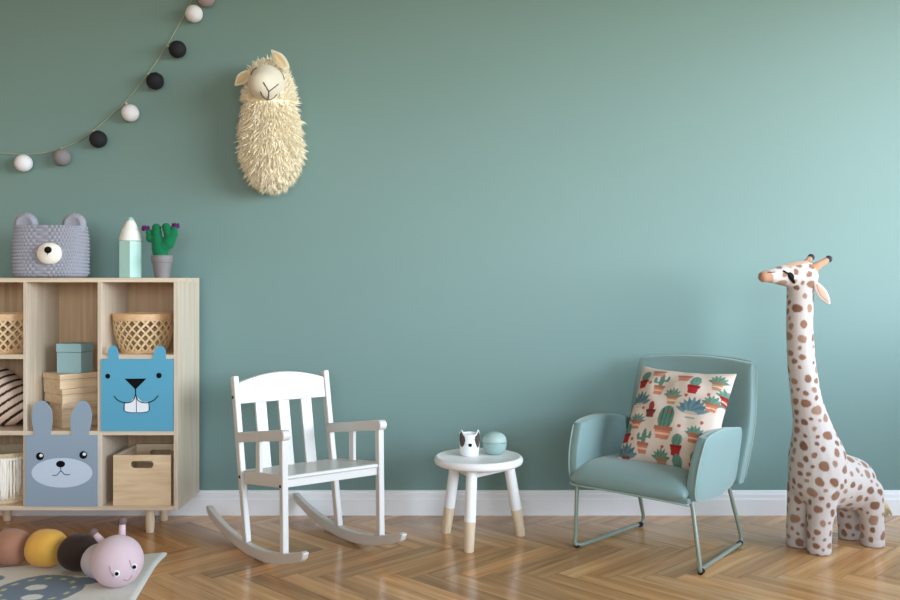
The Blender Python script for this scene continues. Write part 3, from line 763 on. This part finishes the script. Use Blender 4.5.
# ------------------------------------------------------------------ stool
def stool():
    cx, cy = .098, 3.172
    t = thing('stool_table', 'small round white stool with wood dipped legs beside the armchair', 'stool', (cx, cy, 0))
    bm = BM(); lathe(bm, [(.001,.264), (.143,.264), (.1485,.267), (.151,.272), (.152,.279), (.150,.286), (.145,.2905), (.141,.2915), (.138,.2895), (.134,.288), (.001,.288)], 72, cap=False); part('tabletop', bm, M['stool'], t, ang=60)
    feet = [(.062,3.040), (-.014,3.268), (.247,3.232)]
    tops = []
    for fx, fy in feet:
        a = Vector((fx-cx, fy-cy, 0)); b = Vector((a.x*.70, a.y*.70, .264)); b0 = a.lerp(b, .36)
        bm = BM(); tube(bm, [b0, b], [.0195, .0185], 24); leg = part('leg', bm, M['stool'], t)
        d = (a-b).normalized(); bm = BM(); tube(bm, [b0+d*.0003, a-d*0+Vector((0,0,.003)), a+Vector((0,0,.0))], [.0193, .0165, .0145], 24); part('leg_tip', bm, M['beech'], leg, label='bare wood leg tip')
        tops.append(b)
    for i in range(3):
        a, b = tops[i], tops[(i+1) % 3]; bm = BM(); up = Vector((0,0,1))
        a2 = Vector((a.x, a.y, .249)); b2 = Vector((b.x, b.y, .249)); bar(bm, a2, b2, .030, .02, up); part('apron', bm, M['stool'], t, bevel=.002)
    ZS = .2885
    # dog cup
    c = thing('dog_cup', 'white ceramic cup with brown dog ear patches on the stool', 'cup', (.0670, 3.192, ZS), math.radians(3)); c.scale = (.97, .97, .97)
    bm = BM(); R = .0355
    n = 64; prof = [(.030,0), (.0335,.003), (.0355,.02), (.037,.075), (.0372,.078), (.0340,.078), (.033,.07), (.031,.008), (.001,.006)]
    rings = []
    for r, z in prof:
        ring = []
        for j in range(n):
            a = 2*PI*j/n; ear = 0
            if z > .065:
                for ea in (math.radians(-35), math.radians(-145)):
                    dd = abs((a-ea+PI) % (2*PI)-PI); ear = max(ear, .017*max(0, 1-dd/.38)**.9)
            ring.append(bm.verts.new((r*math.cos(a), r*math.sin(a), z+ear)))
        rings.append(ring)
    for A, B in zip(rings, rings[1:]):
        for j in range(n): bm.faces.new((A[j], A[(j+1) % n], B[(j+1) % n], B[j]))
    bm.faces.new(rings[0][::-1]); bm.faces.new(rings[-1])
    part('cup_body', bm, M['cup'], c, ang=50)
    def decal(name, pts, m, label=None):
        """painted patch wrapped on the cup, pts (angle deg from front, z)"""
        bm = BM(); cen = Vector((sum(p[0] for p in pts)/len(pts), sum(p[1] for p in pts)/len(pts), 0)); rr = []
        for k in range(6):
            s = k/5 if k else .001; ring = []
            for a, z in pts:
                aa = cen.x+(a-cen.x)*s; z_ = cen.y+(z-cen.y)*s; an = math.radians(-90+aa); r = .0355+.0015*(z_-.02)/.055+.0006
                ring.append(bm.verts.new((r*math.cos(an), r*math.sin(an), z_)))
            rr.append(ring)
        for A, B in zip(rr, rr[1:]):
            for j in range(len(pts)): bm.faces.new((A[j], A[(j+1) % len(pts)], B[(j+1) % len(pts)], B[j]))
        part(name, bm, m, c, ang=60, label=label)
    decal('ear_patch', [(-74,.076), (-54,.089), (-40,.077), (-30,.07), (-27,.058), (-34,.043), (-48,.033), (-66,.038), (-76,.055)], M['cup_paint'], 'brown glazed patch')
    decal('ear_patch', [(74,.076), (54,.089), (40,.077), (28,.072), (25,.060), (33,.045), (46,.030), (64,.034), (76,.055)][::-1], M['cup_paint'], 'brown glazed patch')
    decal('nose', [(-11,.046), (0,.048), (11,.046), (9,.038), (0,.035), (-9,.038)], M['black'])
    # ball box
    b = thing('round_box', 'small round mint lidded box on the stool behind the cup', 'box', (.1545, 3.215, ZS))
    bm = BM(); lathe(bm, [(.001,0), (.024,0), (.034,.008), (.0405,.02), (.042,.034), (.0418,.041)], 48, cap=True); part('base', bm, M['mint_matt'], b, ang=50)
    bm = BM(); lathe(bm, [(.0418,.0425), (.0425,.044), (.041,.054), (.036,.064), (.027,.0715), (.014,.0755), (.001,.0765)], 48, cap=True); part('lid', bm, mat('pale_mint', (168,190,184), .55, .02, 9), b, ang=50)
stool()

# ------------------------------------------------------------------ armchair
AC = (.715, 3.09); AT = math.radians(-40)
def armchair():
    t = thing('armchair', 'seafoam fabric armchair with green metal sled legs', 'armchair', (*AC, 0), AT)
    A = M['armchair']
    # seat
    def fseat(q, u, v, s):
        # q.x width, q.z depth, q.y thickness -> lay flat
        x = q.x; b = q.z; z = -q.y
        f = max(0, (-b-.06)/.16)
        return Vector((x-.034, b-.014, .251 + z*1.0 - .030*f*f + (.006*(1-(u*u)) if s < 0 else 0) - .012*max(0, b/.2)))
    bm = BM(); cushion(bm, .425, .40, .074, 32, .14, 7, fseat); part('seat', bm, A, t, ang=0)
    bm = BM()
    prism(bm, [(-.234,.214), (-.222,.206), (.165,.202), (.177,.208), (.177,.222), (-.234,.226)], -.188, .16)
    part('seat_base', bm, A, t, bevel=.004)
    # back
    def fback(q, u, v, s):
        z = q.z + .415; lean = .165 + .085*((z-.22)/.40)
        wf = 1 - .05*max(0, -v)
        return Vector((q.x*wf+.010, lean + q.y + .030*0 - .030*(q.x/.2)**2*0, z))
    def wrapb(q): q.y -= .03*(abs(q.x-.010)/.22)**2.5; return q
    bm = BM(); cushion(bm, .446, .42, .062, 40, .26, 8, lambda q, u, v, s: wrapb(fback(q, u, v, s)), edge=.55); part('backrest', bm, A, t, ang=0)
    for s, nm in ((1, 'piping'), (-1, 'piping')):
        pts = []
        for i in range(96):
            a = 2*PI*i/96; u = max(-1, min(1, 1.35*math.cos(a))); v = max(-1, min(1, 1.35*math.sin(a)))
            x = u*math.sqrt(1-.26*v*v/2); z = v*math.sqrt(1-.26*u*u/2)
            pts.append(wrapb(fback(Vector((x*.446/2*1.005, s*.062/2*.56, z*.42/2*1.005)), u, v, s)))
        if s == 1:
            bm = BM(); tube(bm, pts, .0026, 8, closed=True); part('piping', bm, M['piping'], t)
    # arms: soft curved slabs
    for s in (-1, 1):
        xo = -.262 if s < 0 else .200
        def farm(q, u, v, ss, s=s, xo=xo):
            b = q.x; z = q.z   # q.x along depth, q.z height, q.y thickness
            zz = z+.3095
            top = max(0, (zz-.33)/.08)
            bb = b + .010 + .045*max(0, (zz-.24)/.17)*max(0, (-b)/.2)
            flare = s*.018*max(0, (zz-.22)/.2)
            bow = -s*.012*(1-u*u)*0
            drop = .0
            if v < 0: drop = .035*max(0, b/.2)*(-v)
            inward = -s*.020*max(0, (bb-.06)/.14)**2
            return Vector((xo - s*.021 + flare - (-1)*0 + q.y*1.0 + inward, bb, zz + drop - .012*max(0, b/.2)*max(0, v)))
        bm = BM(); cushion(bm, .40, .215, .046, 32, .42, 7, farm, edge=.6); part('armrest', bm, A, t, ang=0)
        pts = []
        for i in range(80):
            a = 2*PI*i/80; u = max(-1, min(1, 1.35*math.cos(a))); v = max(-1, min(1, 1.35*math.sin(a)))
            x = u*math.sqrt(1-.42*v*v/2); z = v*math.sqrt(1-.42*u*u/2)
            pts.append(farm(Vector((x*.2*1.005, s*.046/2*.6, z*.1075*1.005)), u, v, 1))
        bm = BM(); tube(bm, pts, .0026, 8, closed=True); part('piping', bm, M['piping'], t)
    bm = BM(); tube(bm, smoothline([(-.244,-.196,.216), (-.22,-.208,.212), (-.12,-.214,.214), (.06,-.214,.212), (.15,-.208,.208), (.186,-.2,.205)], 6), .0030, 8); part('piping', bm, M['piping'], t)
    # sled frame
    for s in (-1, 1):
        fx, rx = s*.222-.002, s*.184
        pts = [(s*.203-.022, -.175, .206), (s*.207-.020, -.180, .198), (fx-s*.002, -.197, .04), (fx, -.199, .022), (fx-s*.003, -.192, .012), (fx-s*.012, -.17, .0085),
               (rx+s*.006, .17, .0085), (rx, .192, .012), (rx, .199, .024), (rx-s*.002, .196, .04), (rx-s*.010-.002, .125, .206), (rx-s*.012-.002, .118, .214)]
        P = [Vector(p) for p in pts]
        Q = [P[0], P[1]] + [P[2]] + smoothline(P[2:6], 4)[1:] + smoothline(P[6:10], 4) + P[10:]
        bm = BM(); tube(bm, Q, .0068, 14); fr = part('sled_leg', bm, M['chair_metal'], t, ang=60)
        for k, y in ((0.06, -.185), (.94, .180)):
            x = fx + (rx-fx)*k
            d = Vector((rx-fx, .37, 0)).normalized(); c0 = Vector((x, y, .0085))
            bm = BM(); tube(bm, [c0-d*.009, c0+d*.009], .0088, 14); part('rubber_foot', bm, M['dark'], fr, label='black rubber foot')
armchair()

def pillow():
    # cactus print cushion leaning in the armchair
    Wp, Hp, Tp = .325, .345, .115; NN = 190
    bm = BM()
    def fn(q, u, v, s):
        # pointed corners
        k = 1 + .05*(abs(u*v))**3 - .035*(1-abs(u))*abs(v)**6 - .035*(1-abs(v))*abs(u)**6
        wob = .006*noise.noise(Vector((q.x*16, q.z*16, 3*s)))*(1-abs(u)**8)*(1-abs(v)**8)*2; k += .012*noise.noise(Vector((q.x*22, q.z*22, 0)))
        return Vector((q.x*k, q.y*1.0 + s*wob*.6, q.z*k))
    fr, bk = cushion(bm, Wp, Hp, Tp, NN, 0, 3.2, fn)
    bm.verts.index_update(); order = {}
    bmesh.ops.recalc_face_normals(bm, faces=bm.faces)
    uvp = {}
    me = bpy.data.meshes.new('cactus_pillow'); bm.to_mesh(me)
    co = np.array([v.co[:] for v in me.vertices]); bm.free()
    # print coordinates: crop pixels of the motif layout
    U = co[:,0]/Wp+.5; V = .5-co[:,2]/Hp
    X = U*440; Y = V*470
    col = np.tile(L3((212,195,182)), (len(co), 1))
    def put(mask, c): col[mask] = L3(c)
    def aff(cx, cy):
        dx, dy = cx-185, cy-62; det = 440*462-(-115)*18
        u = (dx*462 - (-115)*dy)/det; v = (440*dy - 18*dx)/det
        return u*440, v*470
    G = [(92,128,112), (74,112,116), (104,140,124), (60,92,84)]; B = [(104,130,138), (84,112,122)]
    ZM = 1.22
    def pot(x, y, w, h, c, band=None):
        w, h = w*ZM, h*ZM
        dx, dy = X-x, Y-y; put((dy > 0) & (dy < h) & (np.abs(dx) < w*(1-.28*dy/h)), c)
        put((dy > -h*.12) & (dy < h*.22) & (np.abs(dx) < w*1.08), tuple(int(v*.86) for v in c))
        if band: put((dy > h*.45) & (dy < h*.62) & (np.abs(dx) < w*.8), band)
    def agave(x, y, r, c, n=7):
        r = r*ZM
        for k in range(n):
            a = math.radians(-90 + (k-(n-1)/2)*150/(n-1)); dx, dy = X-x, Y-y
            l = dx*math.cos(a)+dy*math.sin(a); p = -dx*math.sin(a)+dy*math.cos(a)
            put((l > 0) & (l < r) & (np.abs(p) < r*.17*np.sin(np.clip(l/r, 0, 1)*PI*.85+.35)), c[k % len(c)])
    def barrel(x, y, w, h, c, stripes=True):
        dx, dy = X-x, Y-(y-h/2); m = (dx/w)**2+(dy/(h/2))**2 < 1; put(m, c)
        if stripes: put(m & (np.abs(np.sin(dx/w*6)) < .3), tuple(int(v*.72) for v in c))
    def arms(x, y, h, c):
        barrel(x, y, h*.15, h, c, False)
        for s_, yy in ((-1, .35), (1, .5)):
            dx, dy = X-(x+s_*h*.2), Y-(y-h*yy); put((np.abs(dy) < h*.07) & (np.abs(dx) < h*.2), c)
            barrel(x+s_*h*.38, y-h*yy+h*.08, h*.09, h*.45, c, False)
    T_, R_, K_ = (190,122,96), (166,44,46), (178,140,112)
    mot = [('b',210,150,R_), ('a',295,185,T_), ('s',285,108,(206,140,120)), ('s',415,128,(200,128,110)), ('b',463,172,R_), ('g',567,140,K_), ('g',362,228,K_),
           ('v',190,268,(214,200,182)), ('V',450,300,(214,200,182)), ('r',255,305,(120,60,58)), ('X',322,378,T_), ('g',183,355,T_), ('b',125,415,R_), ('a',215,460,T_), ('g',295,510,K_), ('b',378,455,R_), ('g',462,395,T_), ('v',115,515,(150,90,80)), ('b',365,540,(120,60,58)),
           ('g',540,245,T_), ('a',510,440,T_), ('b',455,520,R_), ('g',600,200,R_)]
    for k, x, y, c in mot:
        x, y = aff(x, y)
        if k == 'b': barrel(x, y, 24, 58, G[2]); pot(x, y-3, 21, 32, c)
        if k == 'a': arms(x, y, 76, G[0]); pot(x, y-8, 21, 36, c, (222,176,150))
        if k == 's': pot(x, y-12, 27, 24, c); 
        if k == 'g': agave(x, y, 38, [G[0], G[2]]); pot(x, y-4, 20, 32, c, (228,190,164))
        if k == 'v': agave(x, y-4, 52, B); pot(x, y-4, 17, 26, c, (150,150,150))
        if k == 'V': agave(x, y-4, 62, B, 9); pot(x, y-4, 22, 34, c, (150,150,150))
        if k == 'r': barrel(x, y, 15, 50, (168,64,62)); pot(x, y-10, 20, 28, c)
        if k == 'X': barrel(x, y+6, 38, 116, G[0]); pot(x, y-2, 34, 42, c, (224,172,146))
    for x, y in ((250,160), (528,200), (498,335), (397,362), (162,435), (215,285), (312,460), (140,335), (430,215), (350,300)):
        x, y = aff(x, y); put((X-x)**2+(Y-y)**2 < 60, (176,84,76))
    # back and edge side
    paint(me, col); me.materials.append(M['pillow']); finish(me, True, 0)
    o = link('cactus_pillow', me)
    c = Vector((.032, .020, .430)); tilt = math.radians(-30); 
    base = Matrix.Translation((*AC, 0)) @ Matrix.Rotation(AT, 4, 'Z')
    o.matrix_world = base @ Matrix.Translation(c) @ Matrix.Rotation(math.radians(.8), 4, 'Y') @ Matrix.Rotation(tilt, 4, 'X')
    tag(o, 'square cushion printed with potted cacti leaning in the armchair', 'cushion')
pillow()

# ------------------------------------------------------------------ giraffe
def giraffe():
    O = Vector((1.30, 3.115, 0)); rz = math.atan2(-.384, -.923)   # local +x is forward
    t = thing('plush_giraffe', 'tall spotted plush giraffe standing by the wall', 'soft toy', O, rz)
    bm = BM()
    chain(bm, [(.142,0,.902,.047), (.155,0,.86,.043), (.158,0,.74,.0425), (.150,0,.62,.045), (.130,0,.50,.049), (.112,0,.44,.055), (.096,0,.37,.070), (.082,0,.30,.092), (.075,0,.225,.097)])
    chain(bm, [(.075,0,.225,.097), (.0,0,.222,.092), (-.058,0,.205,.090)])
    chain(bm, [(.145,0,.908,.050), (.190,0,.909,.042), (.230,0,.909,.033), (.285,0,.906,.0205), (.307,0,.904,.0185)], .008)
    for x, s, z0 in ((.115,.045,.2), (.118,-.045,.2), (-.108,.047,.18), (-.104,-.047,.18)):
        chain(bm, [(x*.86, s*.95, z0, .052), (x+.0, s, .10, .040), (x+(.004 if x > 0 else -.006), s*1.03, .037, .0385), (x+(.004 if x > 0 else -.006), s*1.03, .014, .0385)])
    me = remesh(bm, .0037, 7)
    for v in me.vertices:
        if v.co.z < .004: v.co.z = .0015
    co = np.array([v.co[:] for v in me.vertices]); n = len(co)
    col = np.tile(L3((200,189,184)), (n, 1))
    kd = kdtree.KDTree(n); [kd.insert(v.co, i) for i, v in enumerate(me.vertices)]; kd.balance()
    cand = rng.permutation(n)[:14000]; seeds = []
    for i in cand:
        p = me.vertices[i].co
        neck = p.z > .45
        r = (random.uniform(.010, .0175) if neck else random.uniform(.0085, .0165))
        if random.random() < .25: r *= .6
        if p.z > .885 and p.x > .26: continue
        if all((p-q).length > (r+rq)*1.08+.0055 for q, rq, _ in seeds): seeds.append((p.copy(), r, random.choice([(142,104,82), (126,88,66), (156,122,102), (136,98,76)])))
        if len(seeds) > 420: break
    for p, r, c in seeds:
        ph = random.uniform(0, 6)
        for q, i, d in kd.find_range(p, r*1.45):
            dv = q-p; an = math.atan2(dv.z, math.hypot(dv.x, dv.y)*(1 if dv.x*.5+dv.y > 0 else -1))
            rr = r*(1+.13*math.sin(2*an+ph)+.05*math.sin(3*an+ph)); k = min(1, max(0, (rr-d)/.0022+.5))
            if k > 0: col[i] = col[i]*(1-k)+L3(c)*k
    # brown nose end and tan crown
    hd = co[:,2] > .86
    nose = hd & (co[:,0] > .288-.3*(.915-co[:,2])); col[nose] = L3((176,130,104))
    crown = (co[:,2] > .946-.17*(co[:,0]-.15)*(co[:,0] > .15)) & (np.abs(co[:,1]) < .026) & (co[:,0] < .225); col[crown] = L3((204,158,130))
    paint(me, col); me.materials.append(M['giraffe']); finish(me, True, 0); link('body', me, t)
    # camera-side is local +y (rotate check) : both sides get the same parts
    for s in (1, -1):
        # horn
        bm = BM(); a = Vector((.128, s*.026, .930)); b = Vector((.072 if s > 0 else .080, s*.034, .960 if s > 0 else .966))
        tube(bm, [a, a.lerp(b, .5), b], [.017, .012, .0095], 16, round_end=True); hn = part('horn', bm, M['giraffe_brown'] if s > 0 else M['giraffe_brown'], t, ang=0)
        bm = BM(); ball(bm, b+(b-a).normalized()*.006, .0115); part('horn_tip', bm, mat('navy_felt_%d' % (s+1), (42,48,62), .8, .05), hn, label='dark horn tip')
        # ear
        A = Vector((.134, s*.040, .888)); B = Vector((.102, s*.074, .814)); d = B-A; x = d.normalized(); y = Vector((.25, s, .2)).normalized(); z = x.cross(y).normalized(); y = z.cross(x)
        for nm, sc, off, mm in (('ear', 1, 0, 'giraffe_white'), ('ear_lining', .68, .0035, 'giraffe_pink')):
            bm = BM(); rows = []
            for i in range(15):
                q = i/14; w = .0185*sc*math.sin(PI*(q*.93+.05))**.75; c = A+d*(q if sc == 1 else .12+q*.8)
                rows.append([bm.verts.new(c + z*w*math.cos(2*PI*j/14) + y*(off*s*0 + off + .0055*sc*math.sin(2*PI*j/14))) for j in range(14)])
            for R1, R2 in zip(rows, rows[1:]):
                for j in range(14): bm.faces.new((R1[j], R1[(j+1) % 14], R2[(j+1) % 14], R2[j]))
            bm.faces.new(rows[0][::-1]); bm.faces.new(rows[-1])
            if nm == 'ear': e = part(nm, bm, M[mm], t, ang=0)
            else: part(nm, bm, M[mm], e, ang=0, label='pink ear lining')
        # eye, lash and nostril lie on the surface
        def surf(x_, z_, out=.0):
            best = None
            for v in range(0): pass
            ok = None
            q, i, dd = kd.find(Vector((x_, s*.05, z_))); return q, me.vertices[i].normal
        tree = bvh
        def hit(x_, z_):
            loc, nor, i, dd = tree.ray_cast(Vector((x_, s*.3, z_)), Vector((0, -s, 0)))
            return (loc, nor) if loc else (Vector((x_, s*.04, z_)), Vector((0, s, 0)))
        bm = BM(); loc, nor = hit(.226, .906); m = nor.to_track_quat('Z', 'Y').to_matrix().to_4x4()
        ball(bm, loc, (.010,.0145,.005), mtx=m @ Matrix.Rotation(math.radians(35 if s > 0 else -35), 4, 'Z')); part('eye', bm, M['black'], t)
        for (x0, z0), (x1, z1) in (((.250,.923), (.226,.908)), ((.226,.908), (.207,.884)), ((.236,.916), (.213,.892)), ((.228,.898), (.209,.884))):
            bm = BM(); P = []
            for i in range(6):
                q = i/5; loc, nor = hit(x0+(x1-x0)*q, z0+(z1-z0)*q); P.append(loc+nor*.001)
            tube(bm, P, .0030, 6); part('eyelash', bm, M['black'], t)
        bm = BM(); P = []
        for i in range(6):
            q = i/5; loc, nor = hit(.303-.026*q, .9170+.0020*q); P.append(loc+nor*.0008)
        tube(bm, P, .0013, 6); part('nostril', bm, M['black'], t)
    bm = BM(); tube(bm, smoothline([(-.135,0,.225), (-.178,0,.185), (-.206,0,.135)], 5), .0085, 12, round_end=True); part('tail', bm, M['giraffe_brown'], t, ang=0)
    bm = BM()
    for k in range(160):
        d = Vector((random.uniform(-.5, .5), random.uniform(-.5, .5), -1)).normalized(); a = Vector((-.204,0,.142)); 
        tube(bm, [a, a+d*.03+Vector((0,0,.003)), a+d*random.uniform(.05, .072)], [.0022, .0032, .001], 4)
    part('tail_tuft', bm, M['tuft'], t, ang=0)
from mathutils.bvhtree import BVHTree
_orig_link = link
bvh = None
def link(name, me, *a, **k):
    global bvh
    if name == 'body': bvh = BVHTree.FromPolygons([v.co[:] for v in me.vertices], [p.vertices[:] for p in me.polygons])
    return _orig_link(name, me, *a, **k)
giraffe()

# ------------------------------------------------------------------ rug
def rug():
    C0, C1 = Vector((-.934, 3.005)), Vector((-.74, 1.55)); d = Vector((-.949, -.315)); Lr = 1.5
    C3, C2 = C0+d*Lr, C1+d*Lr
    N1, N2 = 330, 300; th = .009
    us = np.linspace(0, 1, N1); vs = np.linspace(0, 1, N2)**1.0
    bm = BM(); grid = []
    for u in us:
        row = []
        for v in vs:
            p = C0.lerp(C1, v).lerp(C3.lerp(C2, v), u)
            # pulled corner and slightly wavy edge
            k = math.exp(-((u/.05)**2+(v/.05)**2)); p = p + Vector((.012, .014))*k
            e = min(u*Lr, (1-u)*Lr, v*1.49, (1-v)*1.49); z = th*min(1, (e/.012))**.5
            row.append(bm.verts.new((p.x, p.y, z+.0008)))
        grid.append(row)
    for i in range(N1-1):
        for j in range(N2-1): bm.faces.new((grid[i][j], grid[i+1][j], grid[i+1][j+1], grid[i][j+1]))
    me = bpy.data.meshes.new('rug'); bm.normal_update(); bm.to_mesh(me); bm.free()
    co = np.array([v.co[:] for v in me.vertices]); X, Y = co[:,0], co[:,1]
    col = np.tile(L3((214,212,202)), (len(co), 1))
    px = 450+F*X/Y; 
    wob = .004*np.sin(X*40)+.004*np.sin(Y*55)
    def e(cx, cy, rx, ry, c, m0=None):
        m = ((X-cx)/rx)**2+((Y-cy)/ry)**2 < 1+wob*8
        if m0 is not None: m &= m0
        col[m] = L3(c); return m
    BL = (112,128,144)
    # round snail prints lying on the rug
    e(-1.075, 2.720, .055, .032, BL); e(-1.10, 2.795, .075, .030, (186,172,150))
    e(-1.178, 2.640, .124, .132, BL)
    m = np.hypot((X+1.178)/.124, (Y-2.64)/.132); an = np.arctan2((Y-2.64)/.132, (X+1.178)/.124)
    col[(np.abs(m-.78) < .05) & (np.abs(np.sin(an*6.5)) > .8)] = L3((196,200,150))
    e(-1.190, 2.662, .030, .024, (222,222,216)); e(-1.165, 2.580, .03, .024, (222,222,216))
    e(-1.385, 2.735, .065, .040, BL); e(-1.42, 2.60, .06, .06, BL)
    e(-1.5, 2.2, .2, .2, BL); e(-1.0, 2.05, .14, .14, (190,176,150)); e(-1.35, 1.9, .12, .1, (206,160,110))
    paint(me, col); me.materials.append(M['rug']); finish(me, True, 0)
    me.materials.append(M['rug'])
    o = link('play_rug', me); tag(o, 'pale rug with grey blue round prints on the parquet floor', 'rug')
rug()

# ------------------------------------------------------------------ caterpillar
def caterpillar():
    t = thing('plush_caterpillar', 'stuffed caterpillar with pink head and brown and mustard segments', 'soft toy', (-1.15, 2.8, .009))
    def w(x, y, z): return Vector((x+1.15, y-2.8, z))
    segs = [(-1.465,2.905,.056,'cat_dark','dark brown segment'), (-1.366,2.878,.056,'cat_brown','tan brown segment'), (-1.247,2.858,.058,'cat_mustard','mustard yellow segment'), (-1.130,2.818,.056,'cat_dark','dark brown segment'), (-1.034,2.744,.052,'cat_lilac','pale lilac segment')]
    for i, (x, y, r, mm, lb) in enumerate(segs):
        nx = segs[i+1] if i < len(segs)-1 else (-.985,2.72)
        pv = segs[i-1] if i else (-1.56,2.92)
        ax = math.atan2(nx[1]-pv[1], nx[0]-pv[0])
        bm = BM(); vs = ball(bm, (0,0,0), 1, 40, 28)
        for v in vs:
            x_, y_, z_ = v.co; g = (abs(x_)**2.7+math.hypot(y_, z_)**2.7)**(-1/2.7); x_, y_, z_ = x_*g, y_*g, z_*g
            
            
            v.co = Vector((x_*r*.95, y_*r*1.06, z_*r*.98))
        bmesh.ops.rotate(bm, cent=(0,0,0), matrix=Matrix.Rotation(ax, 3, 'Z'), verts=bm.verts)
        part('segment', bm, M[mm], t, ang=0, loc=w(x, y, r*.98), label=lb)
    hc = w(-.961, 2.672, .0735)
    bm = BM(); ball(bm, (0,0,0), (.0735,.0725,.0735), 48, 32)
    hd = part('head', bm, M['cat_pink'], t, ang=0, loc=hc, label='pink head')
    cam = Vector((1.15, -2.8, H0-.009))
    def onhead(px, py, k=1.0):
        v = at(px, py, 2.62); tg = Vector((v.x+1.15, v.y-2.8, v.z-.009)); d = (tg-cam).normalized(); oc = cam-hc
        b = oc.dot(d); c = oc.dot(oc)-(.0728*k)**2; D = max(0, b*b-c); return cam+d*(-b-math.sqrt(D))
    for (ex, ey) in ((116.5,573.5), (134,566.8)):
        p = onhead(ex, ey); bm = BM(); ball(bm, p-hc, (.009,.007,.010)); e = part('eye', bm, M['print_white'], hd, ang=0)
        p2 = onhead(ex+.3, ey+.2, 1.06); bm = BM(); ball(bm, p2-hc, .0055); part('pupil', bm, M['black'], e, ang=0)
    for P in (((109.5,566), (110.5,571), (113.5,576)), ((129.5,560), (130.5,564), (132,568)),):
        bm = BM(); tube(bm, [onhead(a, b)-hc for a, b in smooth2(P)], .0018, 6); part('cheek_stitch', bm, mat('mauve_thread', (176,140,150), .8, 0), hd)
    bm = BM(); tube(bm, [onhead(a, b)-hc for a, b in smooth2(((123.5,579.5), (127,580.5), (130.5,578), (131.5,575.5)))], .0014, 6); part('mouth_stitch', bm, mat('rose_thread', (170,120,130), .8, 0), hd)
    for (bx, by), (tx, ty), Y in (((101.5,541), (93.5,532), 2.72), ((122,536), (122.5,521), 2.71)):
        a = at(bx, by, Y); b = at(tx, ty, Y); a = w(*a) ; b = w(*b); a.z -= .009; b.z -= .009
        d = (b-a).normalized()
        bm = BM(); tube(bm, [a-d*.012, b], [.011, .0085], 16); an_ = part('antenna', bm, M['cat_pink'], t, ang=0)
        bm = BM(); ball(bm, b, .0125); part('antenna_knob', bm, M['cat_knob'], an_, ang=0, label='taupe knitted knob')
caterpillar()

# ------------------------------------------------------------------ light and camera
def area(name, loc, rot, sx, sy, power, col):
    l = bpy.data.lights.new(name, 'AREA'); l.shape = 'RECTANGLE'; l.size = sx; l.size_y = sy; l.energy = power; l.color = col
    o = bpy.data.objects.new(name, l); COL.objects.link(o); o.location = loc; o.rotation_euler = rot; return o
def portal(name, *a):
    o = area(name, *a, 1, (1,1,1)); o.data.cycles.is_portal = True
portal('window_portal_side', (RX1+.10, (WY0+WY1)/2, (WZ0+WZ1)/2), (0, math.radians(90), 0), WZ1-WZ0, WY1-WY0)
portal('fill_window_portal', ((VX0+VX1)/2, RY0-.10, (VZ0+VZ1)/2), (math.radians(90), 0, 0), VX1-VX0, VZ1-VZ0)
wd = bpy.data.worlds.new('sky'); bpy.context.scene.world = wd; wd.use_nodes = True
def sky():
    """outdoor light by elevation: garden below, bright hazy horizon, blue sky above; brighter on the window side"""
    nt = wd.node_tree; N, L = nt.nodes, nt.links; bg = N['Background']
    tc = N.new('ShaderNodeTexCoord'); sp = N.new('ShaderNodeSeparateXYZ'); L.new(tc.outputs['Generated'], sp.inputs[0])
    mr = N.new('ShaderNodeMapRange'); mr.inputs['From Min'].default_value = -.5; mr.inputs['From Max'].default_value = .5; L.new(sp.outputs['Z'], mr.inputs['Value'])
    cr = N.new('ShaderNodeValToRGB'); cr.color_ramp.interpolation = 'EASE'; e = cr.color_ramp.elements
    stops = SKY
    e[0].position, e[0].color = stops[0][0], (*stops[0][1], 1); e[1].position, e[1].color = stops[-1][0], (*stops[-1][1], 1)
    for p, c in stops[1:-1]: q = e.new(p); q.color = (*c, 1)
    L.new(mr.outputs['Result'], cr.inputs['Fac']); L.new(cr.outputs['Color'], bg.inputs['Color'])
    m2 = N.new('ShaderNodeMapRange'); m2.inputs['From Min'].default_value = -1; m2.inputs['From Max'].default_value = 1
    m2.inputs['To Min'].default_value = SIDE[0]; m2.inputs['To Max'].default_value = SIDE[1]
    L.new(sp.outputs['X'], m2.inputs['Value'])
    d = N.new('ShaderNodeVectorMath'); d.operation = 'DOT_PRODUCT'; d.inputs[1].default_value = (.72,-.69,.06); L.new(tc.outputs['Generated'], d.inputs[0])
    m3 = N.new('ShaderNodeMapRange'); m3.interpolation_type = 'SMOOTHSTEP'; m3.inputs['From Min'].default_value = .82; m3.inputs['From Max'].default_value = 1; m3.inputs['To Min'].default_value = 1; m3.inputs['To Max'].default_value = GLOW
    L.new(d.outputs['Value'], m3.inputs['Value'])
    mu = N.new('ShaderNodeMath'); mu.operation = 'MULTIPLY'; L.new(m2.outputs['Result'], mu.inputs[0]); L.new(m3.outputs['Result'], mu.inputs[1]); L.new(mu.outputs[0], bg.inputs['Strength'])
# position .5 = horizon, +-.5 = 30 degrees up or down
SKY = [(.0,(.08,.075,.045)), (.38,(.14,.14,.08)), (.46,(.50,.50,.40)), (.54,(.86,.93,1.0)), (.60,(.82,.93,1.0)), (.70,(.62,.74,.86)), (1.0,(.46,.56,.68))]
SIDE = (10.8, 10.8); GLOW = 2.15
sky()
cam = bpy.data.cameras.new('camera'); co = bpy.data.objects.new('camera', cam); COL.objects.link(co)
co.location = (0, 0, H0); co.rotation_euler = (math.radians(90), 0, 0)
cam.sensor_width = 36; cam.lens = F/900*36; cam.shift_y = -(300-HZ)/900; cam.clip_start = .05
sc = bpy.context.scene; sc.camera = co
sc.view_settings.view_transform = 'Standard'; sc.view_settings.look = 'None'; sc.view_settings.exposure = 0; sc.view_settings.gamma = 1
sc.view_settings.use_curve_mapping = False
sc.cycles.max_bounces = 12; sc.cycles.diffuse_bounces = 10; sc.cycles.use_denoising = True
